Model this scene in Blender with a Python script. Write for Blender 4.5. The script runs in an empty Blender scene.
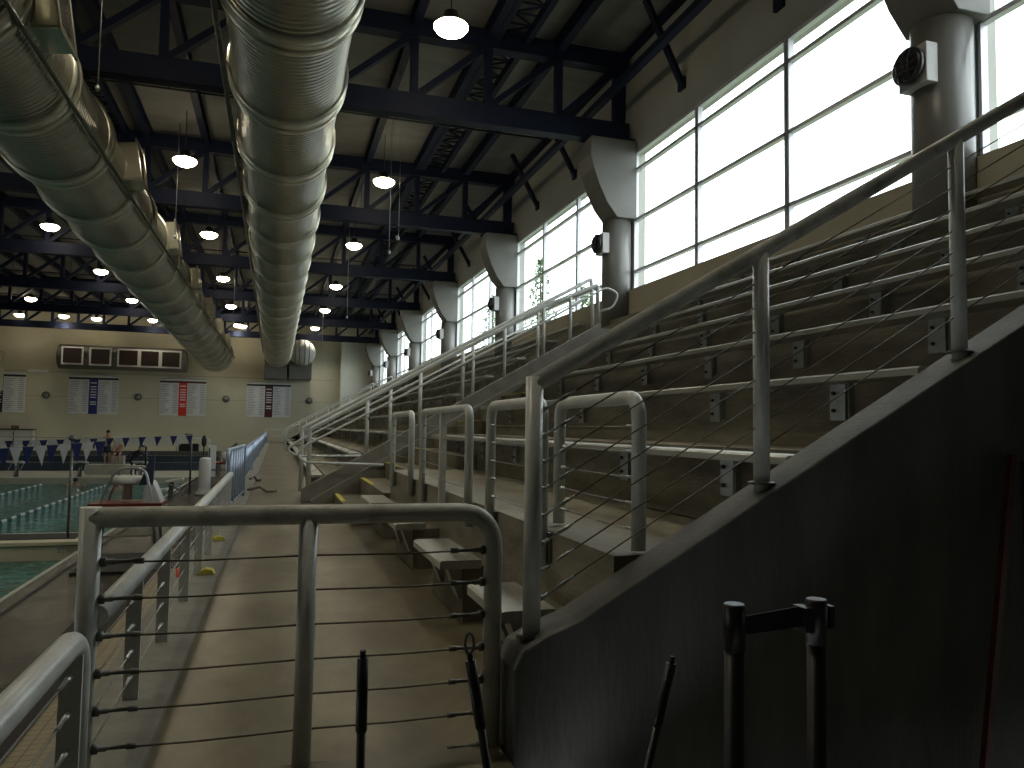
import bpy, bmesh, math, random
from mathutils import Vector, Matrix
random.seed(7)
C = bpy.context.scene.collection
S = bpy.context.scene
PI = math.pi
# ------------------------------------------------------------------ camera
EYE = 1.39; F = 762.0
MR = Matrix(((0.95558477, -0.03227889, -0.29294337),
             (-0.29430435, -0.0519729, -0.95429752),
             (0.01557855, 0.99812669, -0.05916433)))
R3 = Matrix((MR[0], -MR[1], MR[2])) if False else MR
def ray(px, py): return MR @ Vector((px - 512.0, -(py - 384.0), -F))
def at(px, py, ax, v):
    r = ray(px, py); o = Vector((0, 0, EYE)); t = (v - o[ax]) / r[ax]; return o + r * t
cam_d = bpy.data.cameras.new('camera'); cam = bpy.data.objects.new('camera', cam_d); C.objects.link(cam)
cam_d.sensor_width = 36; cam_d.lens = F / 1024 * 36; cam_d.clip_start = .05; cam_d.clip_end = 500
# forward is +Y in the place: the rows above are world x, y, z of the camera axes
m4 = MR.to_4x4(); m4.translation = Vector((0, 0, EYE))
m4 = m4.normalized(); cam.matrix_world = m4
S.camera = cam
# ------------------------------------------------------------------ world, exposure
S.view_settings.view_transform = 'Standard'; S.view_settings.look = 'None'
S.view_settings.gamma = 1; S.view_settings.exposure = 0.5; S.view_settings.use_curve_mapping = False
W = bpy.data.worlds.new('sky'); S.world = W; W.use_nodes = True
wn = W.node_tree.nodes; wl = W.node_tree.links
for n in list(wn): wn.remove(n)
wo = wn.new('ShaderNodeOutputWorld'); wb = wn.new('ShaderNodeBackground'); tc = wn.new('ShaderNodeTexCoord')
nz = wn.new('ShaderNodeTexNoise'); nz.inputs['Scale'].default_value = 1.5; nz.inputs['Detail'].default_value = 4
cr = wn.new('ShaderNodeValToRGB'); cr.color_ramp.elements[0].color = (.86, .92, 1, 1); cr.color_ramp.elements[1].color = (1, 1, 1, 1)
wl.new(tc.outputs['Generated'], nz.inputs['Vector']); wl.new(nz.outputs['Fac'], cr.inputs['Fac'])
wl.new(cr.outputs['Color'], wb.inputs['Color']); wl.new(wb.outputs[0], wo.inputs[0])
wb.inputs['Strength'].default_value = 3.8        # overcast white sky
LAMP_W = 78.0                                      # each bay lamp
LENS_E = 17.0
# ------------------------------------------------------------------ helpers
class MB:
    def __init__(s): s.v = []; s.f = []; s.sm = []
    def add(s, vs, fs, smooth=False):
        o = len(s.v); s.v += [tuple(v) for v in vs]
        s.f += [tuple(i + o for i in f) for f in fs]; s.sm += [smooth] * len(fs); return s
    def box(s, x0, x1, y0, y1, z0, z1):
        vs = [(x, y, z) for z in (z0, z1) for y in (y0, y1) for x in (x0, x1)]
        return s.add(vs, [(0, 2, 3, 1), (4, 5, 7, 6), (0, 1, 5, 4), (2, 6, 7, 3), (0, 4, 6, 2), (1, 3, 7, 5)])
    def obox(s, p, ux, uy, uz):            # centre and three half vectors
        p, ux, uy, uz = map(Vector, (p, ux, uy, uz))
        vs = [p + ux * a + uy * b + uz * c for c in (-1, 1) for b in (-1, 1) for a in (-1, 1)]
        return s.add(vs, [(0, 2, 3, 1), (4, 5, 7, 6), (0, 1, 5, 4), (2, 6, 7, 3), (0, 4, 6, 2), (1, 3, 7, 5)])
    def prism(s, poly, ax, a, b):          # polygon in the plane across axis ax, extruded a..b
        def P(u, v, w):
            return {0: (w, u, v), 1: (u, w, v), 2: (u, v, w)}[ax]
        n = len(poly); vs = [P(u, v, a) for u, v in poly] + [P(u, v, b) for u, v in poly]
        fs = [tuple(range(n))[::-1], tuple(range(n, 2 * n))] + [(i, (i + 1) % n, n + (i + 1) % n, n + i) for i in range(n)]
        return s.add(vs, fs)
    def bar(s, a, b, w, h=None):           # square bar from a to b
        a, b = Vector(a), Vector(b); d = (b - a); L = d.length; d.normalize()
        up = Vector((0, 0, 1)) if abs(d.z) < .95 else Vector((0, 1, 0))
        x = d.cross(up).normalized(); y = x.cross(d).normalized(); h = h or w
        return s.obox((a + b) / 2, x * w / 2, d * L / 2, y * h / 2)
    def tube(s, pts, r, n=12, caps=True):
        pts = [Vector(p) for p in pts]; rs = r if isinstance(r, (list, tuple)) else [r] * len(pts)
        vs = []; fs = []; prev = None
        for i, p in enumerate(pts):
            t = (pts[min(i + 1, len(pts) - 1)] - pts[max(i - 1, 0)]).normalized()
            if prev is None:
                up = Vector((0, 0, 1)) if abs(t.z) < .9 else Vector((0, 1, 0)); x = t.cross(up).normalized()
            else: x = (prev - t * prev.dot(t)).normalized()
            prev = x; y = t.cross(x)
            k = 1.0
            if 0 < i < len(pts) - 1:
                c = (pts[i + 1] - p).normalized().dot((p - pts[i - 1]).normalized())
                k = 1 / max(.6, math.sqrt(max(.1, (1 + c) / 2)))
            for j in range(n):
                a = 2 * PI * j / n; vs.append(p + (x * math.cos(a) + y * math.sin(a)) * rs[i] * (k if k < 1.05 else 1))
        m = len(pts)
        for i in range(m - 1):
            for j in range(n): fs.append((i * n + j, i * n + (j + 1) % n, (i + 1) * n + (j + 1) % n, (i + 1) * n + j))
        s.add(vs, fs, True)
        if caps:
            o = len(s.v) - len(vs); s.f.append(tuple(o + j for j in range(n))[::-1]); s.f.append(tuple(o + (m - 1) * n + j for j in range(n))); s.sm += [False, False]
        return s
    def lathe(s, prof, c=(0, 0, 0), n=20, axis=2, smooth=True):   # prof = [(r, h)...]
        vs = []; c = Vector(c)
        for r, h in prof:
            for j in range(n):
                a = 2 * PI * j / n; u, w = r * math.cos(a), r * math.sin(a)
                vs.append(c + Vector({0: (h, u, w), 1: (w, h, u), 2: (u, w, h)}[axis]))
        fs = [(i * n + j, i * n + (j + 1) % n, (i + 1) * n + (j + 1) % n, (i + 1) * n + j) for i in range(len(prof) - 1) for j in range(n)]
        s.add(vs, fs, smooth); o = len(s.v) - len(vs)
        s.f += [tuple(o + j for j in range(n))[::-1], tuple(o + (len(prof) - 1) * n + j for j in range(n))]; s.sm += [False, False]
        return s
    def build(s, name, mat, parent=None, bevel=0, kind=None):
        me = bpy.data.meshes.new(name); me.from_pydata(s.v, [], s.f)
        me.polygons.foreach_set('use_smooth', s.sm)
        me.update(); bm = bmesh.new(); bm.from_mesh(me); bmesh.ops.recalc_face_normals(bm, faces=bm.faces); bm.to_mesh(me); bm.free()
        me.materials.append(mat)
        o = bpy.data.objects.new(name, me); C.objects.link(o)
        if parent: o.parent = parent
        if bevel:
            b = o.modifiers.new('bevel', 'BEVEL'); b.width = bevel; b.segments = 2; b.limit_method = 'ANGLE'
        if kind: o['kind'] = kind
        return o
def rnd(pts, r=.1, n=5):                   # rounded corners on a polyline
    pts = [Vector(p) for p in pts]; out = [pts[0]]
    for i in range(1, len(pts) - 1):
        a, p, b = pts[i - 1], pts[i], pts[i + 1]; d1 = (a - p); d2 = (b - p)
        q = min(r, d1.length * .48, d2.length * .48); s1 = p + d1.normalized() * q; s2 = p + d2.normalized() * q
        for k in range(n + 1):
            t = k / n; out.append(s1 * (1 - t) ** 2 + p * 2 * t * (1 - t) + s2 * t * t)
    out.append(pts[-1]); return out
def tag(o, label, cat, group=None, kind=None):
    o['label'] = label; o['category'] = cat
    if group: o['group'] = group
    if kind: o['kind'] = kind
    return o
def empty(name, loc, label, cat, group=None, rz=0):
    o = bpy.data.objects.new(name, None); C.objects.link(o); o.location = loc; o.rotation_euler = (0, 0, rz)
    o.empty_display_size = .1
    return tag(o, label, cat, group)
def copy_thing(root, loc, label, rz=None):
    r = root.copy(); C.objects.link(r); r.location = loc; r['label'] = label
    if rz is not None: r.rotation_euler = (0, 0, rz)
    for ch in [o for o in root.children]:
        c = ch.copy(); C.objects.link(c); c.parent = r
        for g in ch.children:
            d = g.copy(); C.objects.link(d); d.parent = c
    return r
ORD = ['first', 'second', 'third', 'fourth', 'fifth', 'sixth', 'seventh', 'eighth', 'ninth', 'tenth', 'eleventh', 'twelfth', 'thirteenth', 'fourteenth', 'fifteenth', 'sixteenth', 'seventeenth', 'eighteenth', 'nineteenth', 'twentieth']
def zero(o, loc):                           # give a one-mesh thing its origin at loc
    o.data.transform(Matrix.Translation(-Vector(loc))); o.location = loc; return o
# ------------------------------------------------------------------ materials
def mat(name, col, rough=.6, metal=0, col2=None, scale=3, bump=0, bscale=40, spec=None, stretch=None, emit=None, estr=0, alpha=None, obj=True, detail=6, lo=.35, hi=.65):
    m = bpy.data.materials.new(name); m.use_nodes = True; nt = m.node_tree; b = nt.nodes['Principled BSDF']
    b.inputs['Base Color'].default_value = (*col, 1); b.inputs['Roughness'].default_value = rough; b.inputs['Metallic'].default_value = metal
    if spec is not None: b.inputs['Specular IOR Level'].default_value = spec
    t = nt.nodes.new('ShaderNodeTexCoord'); g = nt.nodes.new('ShaderNodeNewGeometry'); mp = nt.nodes.new('ShaderNodeMapping')
    nt.links.new(g.outputs['Position'] if obj else t.outputs['Object'], mp.inputs['Vector'])
    if stretch: mp.inputs['Scale'].default_value = stretch
    if col2:
        n = nt.nodes.new('ShaderNodeTexNoise'); n.inputs['Scale'].default_value = scale; n.inputs['Detail'].default_value = detail; n.inputs['Roughness'].default_value = .65
        r = nt.nodes.new('ShaderNodeValToRGB'); r.color_ramp.elements[0].position = lo; r.color_ramp.elements[1].position = hi
        r.color_ramp.elements[0].color = (*col, 1); r.color_ramp.elements[1].color = (*col2, 1)
        nt.links.new(mp.outputs[0], n.inputs['Vector']); nt.links.new(n.outputs['Fac'], r.inputs[0]); nt.links.new(r.outputs[0], b.inputs['Base Color'])
    if bump:
        n2 = nt.nodes.new('ShaderNodeTexNoise'); n2.inputs['Scale'].default_value = bscale; n2.inputs['Detail'].default_value = 4
        bp = nt.nodes.new('ShaderNodeBump'); bp.inputs['Strength'].default_value = bump; bp.inputs['Distance'].default_value = .02
        nt.links.new(mp.outputs[0], n2.inputs['Vector']); nt.links.new(n2.outputs['Fac'], bp.inputs['Height']); nt.links.new(bp.outputs[0], b.inputs['Normal'])
    if emit: b.inputs['Emission Color'].default_value = (*emit, 1); b.inputs['Emission Strength'].default_value = estr
    return m
M = {}
M['concrete'] = mat('concrete', (.13, .115, .082), .75, col2=(.22, .20, .15), scale=1.6, bump=.25, bscale=30)
M['stained'] = mat('stained_concrete', (.135, .12, .088), .75, col2=(.31, .285, .215), scale=1.3, bump=.3, bscale=25, stretch=(1, .6, 2.2))
M['endwall'] = mat('formed_concrete', (.085, .088, .078), .7, col2=(.15, .152, .135), scale=1.2, bump=.2, bscale=18, stretch=(2.2, 2.2, .5))
M['deck'] = mat('troweled_walkway', (.060, .050, .030), .30, col2=(.235, .20, .13), scale=1.3, bump=.02, bscale=10, stretch=(1, .55, 1), lo=.32, hi=.66)
M['curb'] = mat('walkway_curb', (.17, .16, .13), .7, col2=(.24, .225, .19), scale=4, bump=.15)
M['wall'] = mat('cream_wall', (.50, .475, .35), .8, col2=(.54, .515, .385), scale=.6, bump=.05)
M['walldaylit'] = mat('daylit_wall_tone', (.62, .64, .56), .8, col2=(.68, .70, .62), scale=.8)  # far wall tone made paler, window light put into the colour
M['wallgrey'] = mat('upper_wall', (.36, .36, .325), .8, col2=(.41, .41, .37), scale=.8)
M['sillwall'] = mat('tan_wall', (.36, .32, .235), .75, col2=(.41, .37, .27), scale=1.0)
M['roof'] = mat('roof_deck', (.18, .176, .164), .85, col2=(.23, .223, .205), scale=.7, stretch=(1, 3, 1))
M['navy'] = mat('navy_steel', (.007, .011, .030), .6, col2=(.011, .016, .040), scale=2, spec=.2)
M['paint'] = mat('grey_painted_pipe', (.66, .69, .67), .30, .0, col2=(.52, .54, .51), scale=5, bump=.1, bscale=60)
M['worn'] = mat('worn_painted_pipe', (.54, .55, .51), .38, .0, col2=(.26, .25, .2), scale=6, bump=.15, bscale=50, lo=.5, hi=.75)
M['galv'] = mat('galvanised_steel', (.42, .44, .44), .35, .8, col2=(.34, .36, .35), scale=12)
M['bluerail'] = mat('blue_grey_aluminium', (.36, .42, .52), .38, .6, col2=(.28, .34, .44), scale=6)
M['cable'] = mat('dark_wire_rope', (.10, .085, .065), .5, .6, col2=(.16, .14, .11), scale=40)
M['cablel'] = mat('bright_wire_rope', (.34, .34, .31), .4, .7, col2=(.25, .25, .22), scale=40)
M['bench'] = mat('anodised_plank', (.50, .50, .46), .38, .55, col2=(.40, .40, .36), scale=3, stretch=(8, .6, 8))
M['column'] = mat('grey_column_paint', (.135, .132, .117), .36, 0, col2=(.155, .152, .137), scale=1.5)
M['corbel'] = mat('corbel_paint', (.13, .128, .114), .5, 0, col2=(.15, .148, .132), scale=1.5)
M['frame'] = mat('window_frame', (.62, .63, .66), .4, .2, col2=(.56, .57, .6), scale=6)
M['black'] = mat('black_plastic', (.006, .006, .007), .4, col2=(.009, .009, .011), scale=9)
M['blackb'] = mat('black_belt', (.008, .010, .016), .8, col2=(.012, .014, .022), scale=30)
M['dark'] = mat('dark_panel', (.020, .012, .009), .3, col2=(.03, .018, .013), scale=3)
M['yellow'] = mat('yellow_nosing', (.62, .55, .07), .6, col2=(.45, .38, .06), scale=12)
M['white'] = mat('white_plastic', (.5, .5, .485), .5, col2=(.44, .44, .425), scale=8)
M['red'] = mat('red_plastic', (.13, .01, .008), .45, col2=(.10, .008, .006), scale=8)
M['orange'] = mat('red_orange_strap', (.85, .05, .02), .5, col2=(.7, .04, .02), scale=8)
M['navyflag'] = mat('navy_vinyl', (.012, .018, .09), .5, col2=(.018, .026, .12), scale=6)
M['whiteflag'] = mat('white_vinyl', (.50, .53, .56), .5, col2=(.42, .45, .48), scale=6)
M['skin'] = mat('skin', (.45, .26, .17), .55, col2=(.38, .21, .13), scale=6)
M['hair'] = mat('dark_hair', (.02, .014, .01), .7, col2=(.03, .02, .014), scale=20)
M['cloth'] = mat('black_cloth', (.012, .012, .02), .8, col2=(.02, .02, .03), scale=12)
M['wood'] = mat('reddish_wood', (.16, .035, .018), .5, col2=(.09, .02, .012), scale=5, stretch=(6, 6, .6))
M['poolwhite'] = mat('pool_shell', (.42, .42, .34), .4, col2=(.34, .34, .28), scale=2)
M['tan'] = mat('bulkhead_tan', (.52, .49, .36), .45, col2=(.44, .41, .30), scale=1.5)
M['bluepad'] = mat('dusk_blue_panel', (.03, .045, .075), .5, col2=(.02, .03, .05), scale=2)
M['teal'] = mat('teal_stripe', (.03, .05, .055), .5, col2=(.02, .035, .04), scale=2)
M['greymetal'] = mat('dull_grey_metal', (.16, .16, .145), .45, .5, col2=(.10, .10, .09), scale=5)
M['mat'] = mat('rubber_mat', (.008, .008, .008), .7, col2=(.014, .013, .012), scale=8)
M['leaf'] = mat('leaves', (.05, .10, .03), .7, col2=(.09, .15, .05), scale=4)
M['bark'] = mat('bark', (.12, .08, .05), .9, col2=(.07, .05, .03), scale=9)
M['grass'] = mat('outside_ground', (.10, .12, .06), .9, col2=(.14, .15, .08), scale=1)
M['outwall'] = mat('outside_pier', (.55, .54, .5), .8, col2=(.5, .49, .45), scale=1)
M['ink'] = mat('grey_print', (.16, .17, .22), .7, col2=(.24, .25, .3), scale=9)
M['board'] = mat('white_board', (.66, .67, .67), .45, col2=(.62, .63, .63), scale=2)
M['cblue'] = mat('blue_band', (.015, .025, .17), .5, col2=(.02, .03, .2), scale=3)
M['cred'] = mat('red_band', (.62, .035, .02), .5, col2=(.55, .03, .02), scale=3)
M['cmar'] = mat('maroon_band', (.05, .006, .014), .5, col2=(.07, .007, .015), scale=3)
M['cblk'] = mat('black_band', (.012, .012, .016), .5, col2=(.02, .02, .024), scale=3)
M['brownband'] = mat('dark_red_header', (.10, .02, .015), .5, col2=(.08, .02, .015), scale=3)
M['lens'] = mat('lamp_lens', (1, .95, .85), .3, emit=(1, .86, .62), estr=LENS_E)
M['reflector'] = mat('lamp_housing', (.05, .05, .05), .4, .5)
M['lane'] = mat('lane_float_white', (.45, .5, .48), .5)
def stripes():
    nt = M['lane'].node_tree; b = nt.nodes['Principled BSDF']; g = nt.nodes.new('ShaderNodeNewGeometry'); sp = nt.nodes.new('ShaderNodeSeparateXYZ')
    m1 = nt.nodes.new('ShaderNodeMath'); m1.operation = 'FRACT'; m0 = nt.nodes.new('ShaderNodeMath'); m0.operation = 'MULTIPLY'; m0.inputs[1].default_value = 1.15
    r = nt.nodes.new('ShaderNodeValToRGB'); r.color_ramp.interpolation = 'CONSTANT'; r.color_ramp.elements[0].color = (.5, .55, .53, 1); r.color_ramp.elements[1].position = .5; r.color_ramp.elements[1].color = (.015, .03, .03, 1)
    nt.links.new(g.outputs['Position'], sp.inputs[0]); nt.links.new(sp.outputs['Y'], m0.inputs[0]); nt.links.new(m0.outputs[0], m1.inputs[0]); nt.links.new(m1.outputs[0], r.inputs[0]); nt.links.new(r.outputs[0], b.inputs['Base Color'])
stripes()
# wet deck: gloss that varies in puddles
def wet():
    m = mat('wet_deck', (.018, .017, .015), .3, col2=(.05, .047, .040), scale=2.5, bump=.35, bscale=30, spec=.3)
    nt = m.node_tree; b = nt.nodes['Principled BSDF']; g = nt.nodes.new('ShaderNodeNewGeometry'); n = nt.nodes.new('ShaderNodeTexNoise'); n.inputs['Scale'].default_value = .9
    r = nt.nodes.new('ShaderNodeMapRange'); r.inputs[1].default_value = .4; r.inputs[2].default_value = .6; r.inputs[3].default_value = .04; r.inputs[4].default_value = .22
    nt.links.new(g.outputs['Position'], n.inputs['Vector']); nt.links.new(n.outputs['Fac'], r.inputs[0]); nt.links.new(r.outputs[0], b.inputs['Roughness']); return m
M['wet'] = wet()
def tile():
    m = mat('small_floor_tile', (.30, .26, .17), .5, col2=(.36, .32, .22), scale=3)
    nt = m.node_tree; b = nt.nodes['Principled BSDF']; g = nt.nodes.new('ShaderNodeNewGeometry')
    br = nt.nodes.new('ShaderNodeTexBrick'); br.offset = 0; br.inputs['Scale'].default_value = 1; br.inputs['Brick Width'].default_value = .11; br.inputs['Row Height'].default_value = .11; br.inputs['Mortar Size'].default_value = .006
    br.inputs['Color1'].default_value = (.27, .24, .16, 1); br.inputs['Color2'].default_value = (.31, .27, .185, 1); br.inputs['Mortar'].default_value = (.13, .11, .075, 1)
    nt.links.new(g.outputs['Position'], br.inputs['Vector']); nt.links.new(br.outputs['Color'], b.inputs['Base Color']); return m
M['tile'] = tile()
def water():
    m = bpy.data.materials.new('pool_water'); m.use_nodes = True; nt = m.node_tree; b = nt.nodes['Principled BSDF']
    b.inputs['Roughness'].default_value = .05; b.inputs['IOR'].default_value = 1.33
    g = nt.nodes.new('ShaderNodeNewGeometry')
    n = nt.nodes.new('ShaderNodeTexNoise'); n.inputs['Scale'].default_value = 4.5; n.inputs['Detail'].default_value = 3; n.inputs['Distortion'].default_value = .8
    bp = nt.nodes.new('ShaderNodeBump'); bp.inputs['Strength'].default_value = 1; bp.inputs['Distance'].default_value = .3
    nt.links.new(g.outputs['Position'], n.inputs['Vector']); nt.links.new(n.outputs['Fac'], bp.inputs['Height']); nt.links.new(bp.outputs[0], b.inputs['Normal'])
    n2 = nt.nodes.new('ShaderNodeTexNoise'); n2.inputs['Scale'].default_value = 3.5; n2.inputs['Detail'].default_value = 3
    r = nt.nodes.new('ShaderNodeValToRGB'); r.color_ramp.elements[0].position = .4; r.color_ramp.elements[1].position = .7
    r.color_ramp.elements[0].color = (.015, .085, .075, 1); r.color_ramp.elements[1].color = (.10, .34, .30, 1)
    nt.links.new(g.outputs['Position'], n2.inputs['Vector']); nt.links.new(n2.outputs['Fac'], r.inputs[0]); nt.links.new(r.outputs[0], b.inputs['Base Color'])
    return m
M['water'] = water()
def ductmat():
    m = mat('spiral_duct_metal', (.47, .455, .375), .34, .88, col2=(.33, .325, .27), scale=1.6, stretch=(1, .25, 1))
    nt = m.node_tree; b = nt.nodes['Principled BSDF']; g = nt.nodes.new('ShaderNodeNewGeometry')
    w = nt.nodes.new('ShaderNodeTexWave'); w.wave_type = 'BANDS'; w.bands_direction = 'Y'; w.inputs['Scale'].default_value = 2.6; w.inputs['Distortion'].default_value = 0
    bp = nt.nodes.new('ShaderNodeBump'); bp.inputs['Strength'].default_value = 1.0; bp.inputs['Distance'].default_value = .035
    nt.links.new(g.outputs['Position'], w.inputs['Vector']); nt.links.new(w.outputs['Fac'], bp.inputs['Height']); nt.links.new(bp.outputs[0], b.inputs['Normal']); return m
M['duct'] = ductmat()
M['ring'] = mat('duct_flange_metal', (.62, .60, .48), .3, .8, col2=(.46, .45, .37), scale=2)
def glass():
    m = bpy.data.materials.new('window_glass'); m.use_nodes = True; nt = m.node_tree; nt.nodes.clear()
    o = nt.nodes.new('ShaderNodeOutputMaterial'); t = nt.nodes.new('ShaderNodeBsdfTransparent'); t.inputs[0].default_value = (.93, .97, .97, 1)
    g = nt.nodes.new('ShaderNodeBsdfGlossy'); g.inputs['Roughness'].default_value = .02; lw = nt.nodes.new('ShaderNodeLayerWeight'); pw = nt.nodes.new('ShaderNodeMath'); pw.operation = 'POWER'; pw.inputs[1].default_value = 4; f = nt.nodes.new('ShaderNodeMath'); f.operation = 'MULTIPLY_ADD'; f.inputs[1].default_value = .30; f.inputs[2].default_value = .03; nt.links.new(lw.outputs['Facing'], pw.inputs[0]); nt.links.new(pw.outputs[0], f.inputs[0])
    x = nt.nodes.new('ShaderNodeMixShader'); nt.links.new(f.outputs[0], x.inputs[0]); nt.links.new(t.outputs[0], x.inputs[1]); nt.links.new(g.outputs[0], x.inputs[2]); nt.links.new(x.outputs[0], o.inputs[0]); return m
M['glass'] = glass()
def lettering(txt, size, ext, loc, parent, m, center=False):
    fc = bpy.data.curves.new('lettering', 'FONT'); fc.body = txt; fc.size = size; fc.extrude = ext
    if center: fc.align_x = 'CENTER'
    t = bpy.data.objects.new('t', fc); C.objects.link(t); bpy.context.view_layer.update()
    me = bpy.data.meshes.new_from_object(t.evaluated_get(bpy.context.evaluated_depsgraph_get())); bpy.data.objects.remove(t)
    me.materials.clear(); me.materials.append(m); o = bpy.data.objects.new('lettering', me); C.objects.link(o)
    o.parent = parent; o.location = loc; o.rotation_euler = (PI / 2, 0, 0); return o
def struct(name, mb, m, bevel=0): return mb.build(name, m, None, bevel, 'structure')
# ------------------------------------------------------------------ the setting
XW = 8.3; COLY = [7.45 + 9.75 * i for i in range(7)]; FAR = 68.5; LEFT = -27.0; BACK = -3.0; ROOF = 11.05; DK = -1.3
struct('floor', MB().box(-.85, .98, BACK, FAR, -.25, 0).box(.98, 9.3, 3.3, FAR, -.25, 0), M['deck'])
struct('floor_landing', MB().box(.98, 9.3, BACK, 3.3, -.75, -.45), M['endwall'])
struct('ceiling_light_block', MB().box(-.85, 8.15, BACK, 1.9, 3.7, 4.0), M['endwall'])  # unseen slab added overhead to keep light off the near end wall
struct('trim_1', MB().box(-.85, -.47, BACK, FAR, 0, .035), M['curb'])                  # curb strip under the guard rail
struct('wall_fascia', MB().box(-.84, -.62, BACK, FAR, DK, -.25), M['curb'])
b = MB(); b.box(-3.84, -.84, BACK, FAR, DK - .3, DK)
struct('pool_deck', b, M['wet'])
struct('tiled_deck_strip', MB().box(-2.25, -.84, BACK, 15.5, DK, DK + .012), M['tile'])
# pool shell and water
struct('pool_floor', MB().box(LEFT, -3.92, BACK, 42, -3.5, -3.3), M['teal'])
struct('pool_edge', MB().box(-3.90, -3.6, BACK, 41.8, -3.3, DK - .31).box(-3.90, -3.84, BACK, 41.8, DK - .06, DK + .02), M['poolwhite'])
struct('pool_gutter', MB().box(-3.62, -3.56, BACK, 41.5, DK, DK + .008), M['mat'])
struct('far_pool_deck', MB().box(LEFT, -3.75, 41.8, FAR, -3.3, DK), M['poolwhite'])
wt = MB().box(LEFT + .02, -3.91, BACK + .02, 41.78, DK - .50, DK - .30).build('pool_water', M['water']); tag(wt, 'rippling dark teal pool water between the decks', 'water', kind='stuff')
# far, left and back walls
b = MB().box(LEFT - .3, XW + .3, FAR, FAR + .3, DK, ROOF + .3); struct('wall_far', b, M['wall'])
for i, (z0, z1) in enumerate([(3.42, 3.47), (5.35, 5.42)]): struct('trim_%d' % (i + 2), MB().box(LEFT, 4.6, FAR - .02, FAR, z0, z1), M['sillwall'])
struct('wall_left', MB().box(LEFT - .3, LEFT, BACK, FAR, DK, ROOF + .3), M['wall'])
struct('wall_back', MB().box(LEFT - .3, XW + 1, BACK - .3, BACK, DK - 2, ROOF + .3), M['endwall'])
struct('wall_far_return', MB().box(5.15, XW - .02, FAR - .9, FAR, 1.5, ROOF), M['walldaylit'])
struct('ceiling', MB().box(LEFT - .3, XW + .6, BACK - .3, FAR + .3, ROOF, ROOF + .2), M['roof'])
SILL = 4.84; HEAD = 8.35
b = MB(); b.box(XW, XW + .35, BACK, FAR, HEAD, ROOF); struct('wall_right', b, M['wallgrey'])
struct('wall_right_sill', MB().box(8.15, XW + .35, BACK, FAR, 0, SILL), M['sillwall'])
wins = []
for i in range(-1, 6):
    y1 = (COLY[i] if i >= 0 else -2.3) + (.25 if i >= 0 else 6.2); y2 = COLY[i + 1] - .18
    if i < 0: y1 = 3.9  # window cut short: unseen solid wall nearer than this blocks light on the end wall
    wins.append((y1 + .35, y2))
ends = [BACK] + [v for w in wins for v in w] + [FAR]
for k in range(0, len(ends), 2):
    struct('wall_pier', MB().box(XW - .0, XW + .35, ends[k], ends[k + 1], SILL, HEAD), M['wallgrey'])
for i, (y1, y2) in enumerate(wins):
    f = MB(); x0, x1 = XW + .02, XW + .13; t = .035
    ny = 3 if i else 1
    ys = [y1 + (y2 - y1) * k / ny for k in range(ny + 1)]
    for k, y in enumerate(ys):
        for dy in (-.045, .045): f.box(x0, x1, y + dy - .022, y + dy + .022, SILL, HEAD)
        f.box(x0 + .03, x1, y - .04, y + .04, SILL, HEAD)
    for z in (SILL + .03, 5.33, 6.62, 7.88, HEAD - .04): f.box(x0 - .0, x1, y1, y2, z - .034, z + .034)
    fo = f.build('window_%d' % (i + 1), M['frame'], kind='structure')
    g = MB().box(x0 + .06, x0 + .066, y1, y2, SILL, HEAD); g.build('window_pane', M['glass'], fo)
    MB().box(XW - .06, XW + .02, y1 - .05, y2 + .05, SILL - .05, SILL).build('window_sill', M['wallgrey'], fo)
    # daylight portal in the opening
    ld = bpy.data.lights.new('window_portal', 'AREA'); ld.shape = 'RECTANGLE'; ld.size = y2 - y1; ld.size_y = HEAD - SILL
    ld.cycles.is_portal = True
    lo = bpy.data.objects.new('window_portal', ld); C.objects.link(lo); lo.location = (XW + .2, (y1 + y2) / 2, (SILL + HEAD) / 2)
    lo.matrix_world = Matrix.Translation(lo.location) @ Matrix(((0, 0, 1), (1, 0, 0), (0, 1, 0))).to_4x4()
# ------------------------------------------------------------------ seating terrace
RX, RZ = .88, .51                         # tread and rise
def face(n): return 2.85 + RX * n          # riser face behind the plank of row n
def plank_z(n): return 1.274 + RZ * n
def tread_z(n): return .784 + RZ * n
def terrace(n0, xs, y0, y1, name):
    p = [(xs, -.1), (xs, tread_z(n0))]
    for n in range(n0, 7):
        p += [(face(n), tread_z(n)), (face(n), tread_z(n) + RZ)] if n < 6 else [(8.2, tread_z(n)), (8.2, -.1)]
    return struct(name, MB().prism(p, 1, y0, y1), M['stained'])
def steps(y0, y1, name, xm=8.0):                   # aisle stair profile
    p = [(1.04, -.1)]; x = 1.04; z = .17; nos = []
    while x < xm:
        p += [(x, z)]; nos.append((x, z)); x2 = x + .4525 if x < 2.8 else x + .44
        p += [(x2, z)]; x = x2; z += .281 if x < 2.84 else .255
    p[0] = (1.04, -.1); p += [(x, -.1)]
    q = [p[0]] + p[1:]
    return struct(name, MB().prism(q, 1, y0, y1), M['concrete']), nos
terrace(0, 2.80, 3.42, 13.05, 'seating_terrace')
struct('seating_platform', MB().box(1.58, 2.9, 3.42, 11.0, -.1, .784), M['stained'])
steps(11.0, 13.05, 'aisle_stair', 2.6); st, nos = steps(13.05, 14.28, 'aisle_stair')
st2, nos2 = steps(14.66, 18.3, 'aisle_stair')
terrace(-2, .30, 18.3, 44, 'seating_terrace'); steps(44, 46, 'aisle_stair'); terrace(-2, .30, 46, 58, 'seating_terrace'); steps(58, 60, 'aisle_stair'); terrace(-2, .30, 60, FAR, 'seating_terrace')
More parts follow.
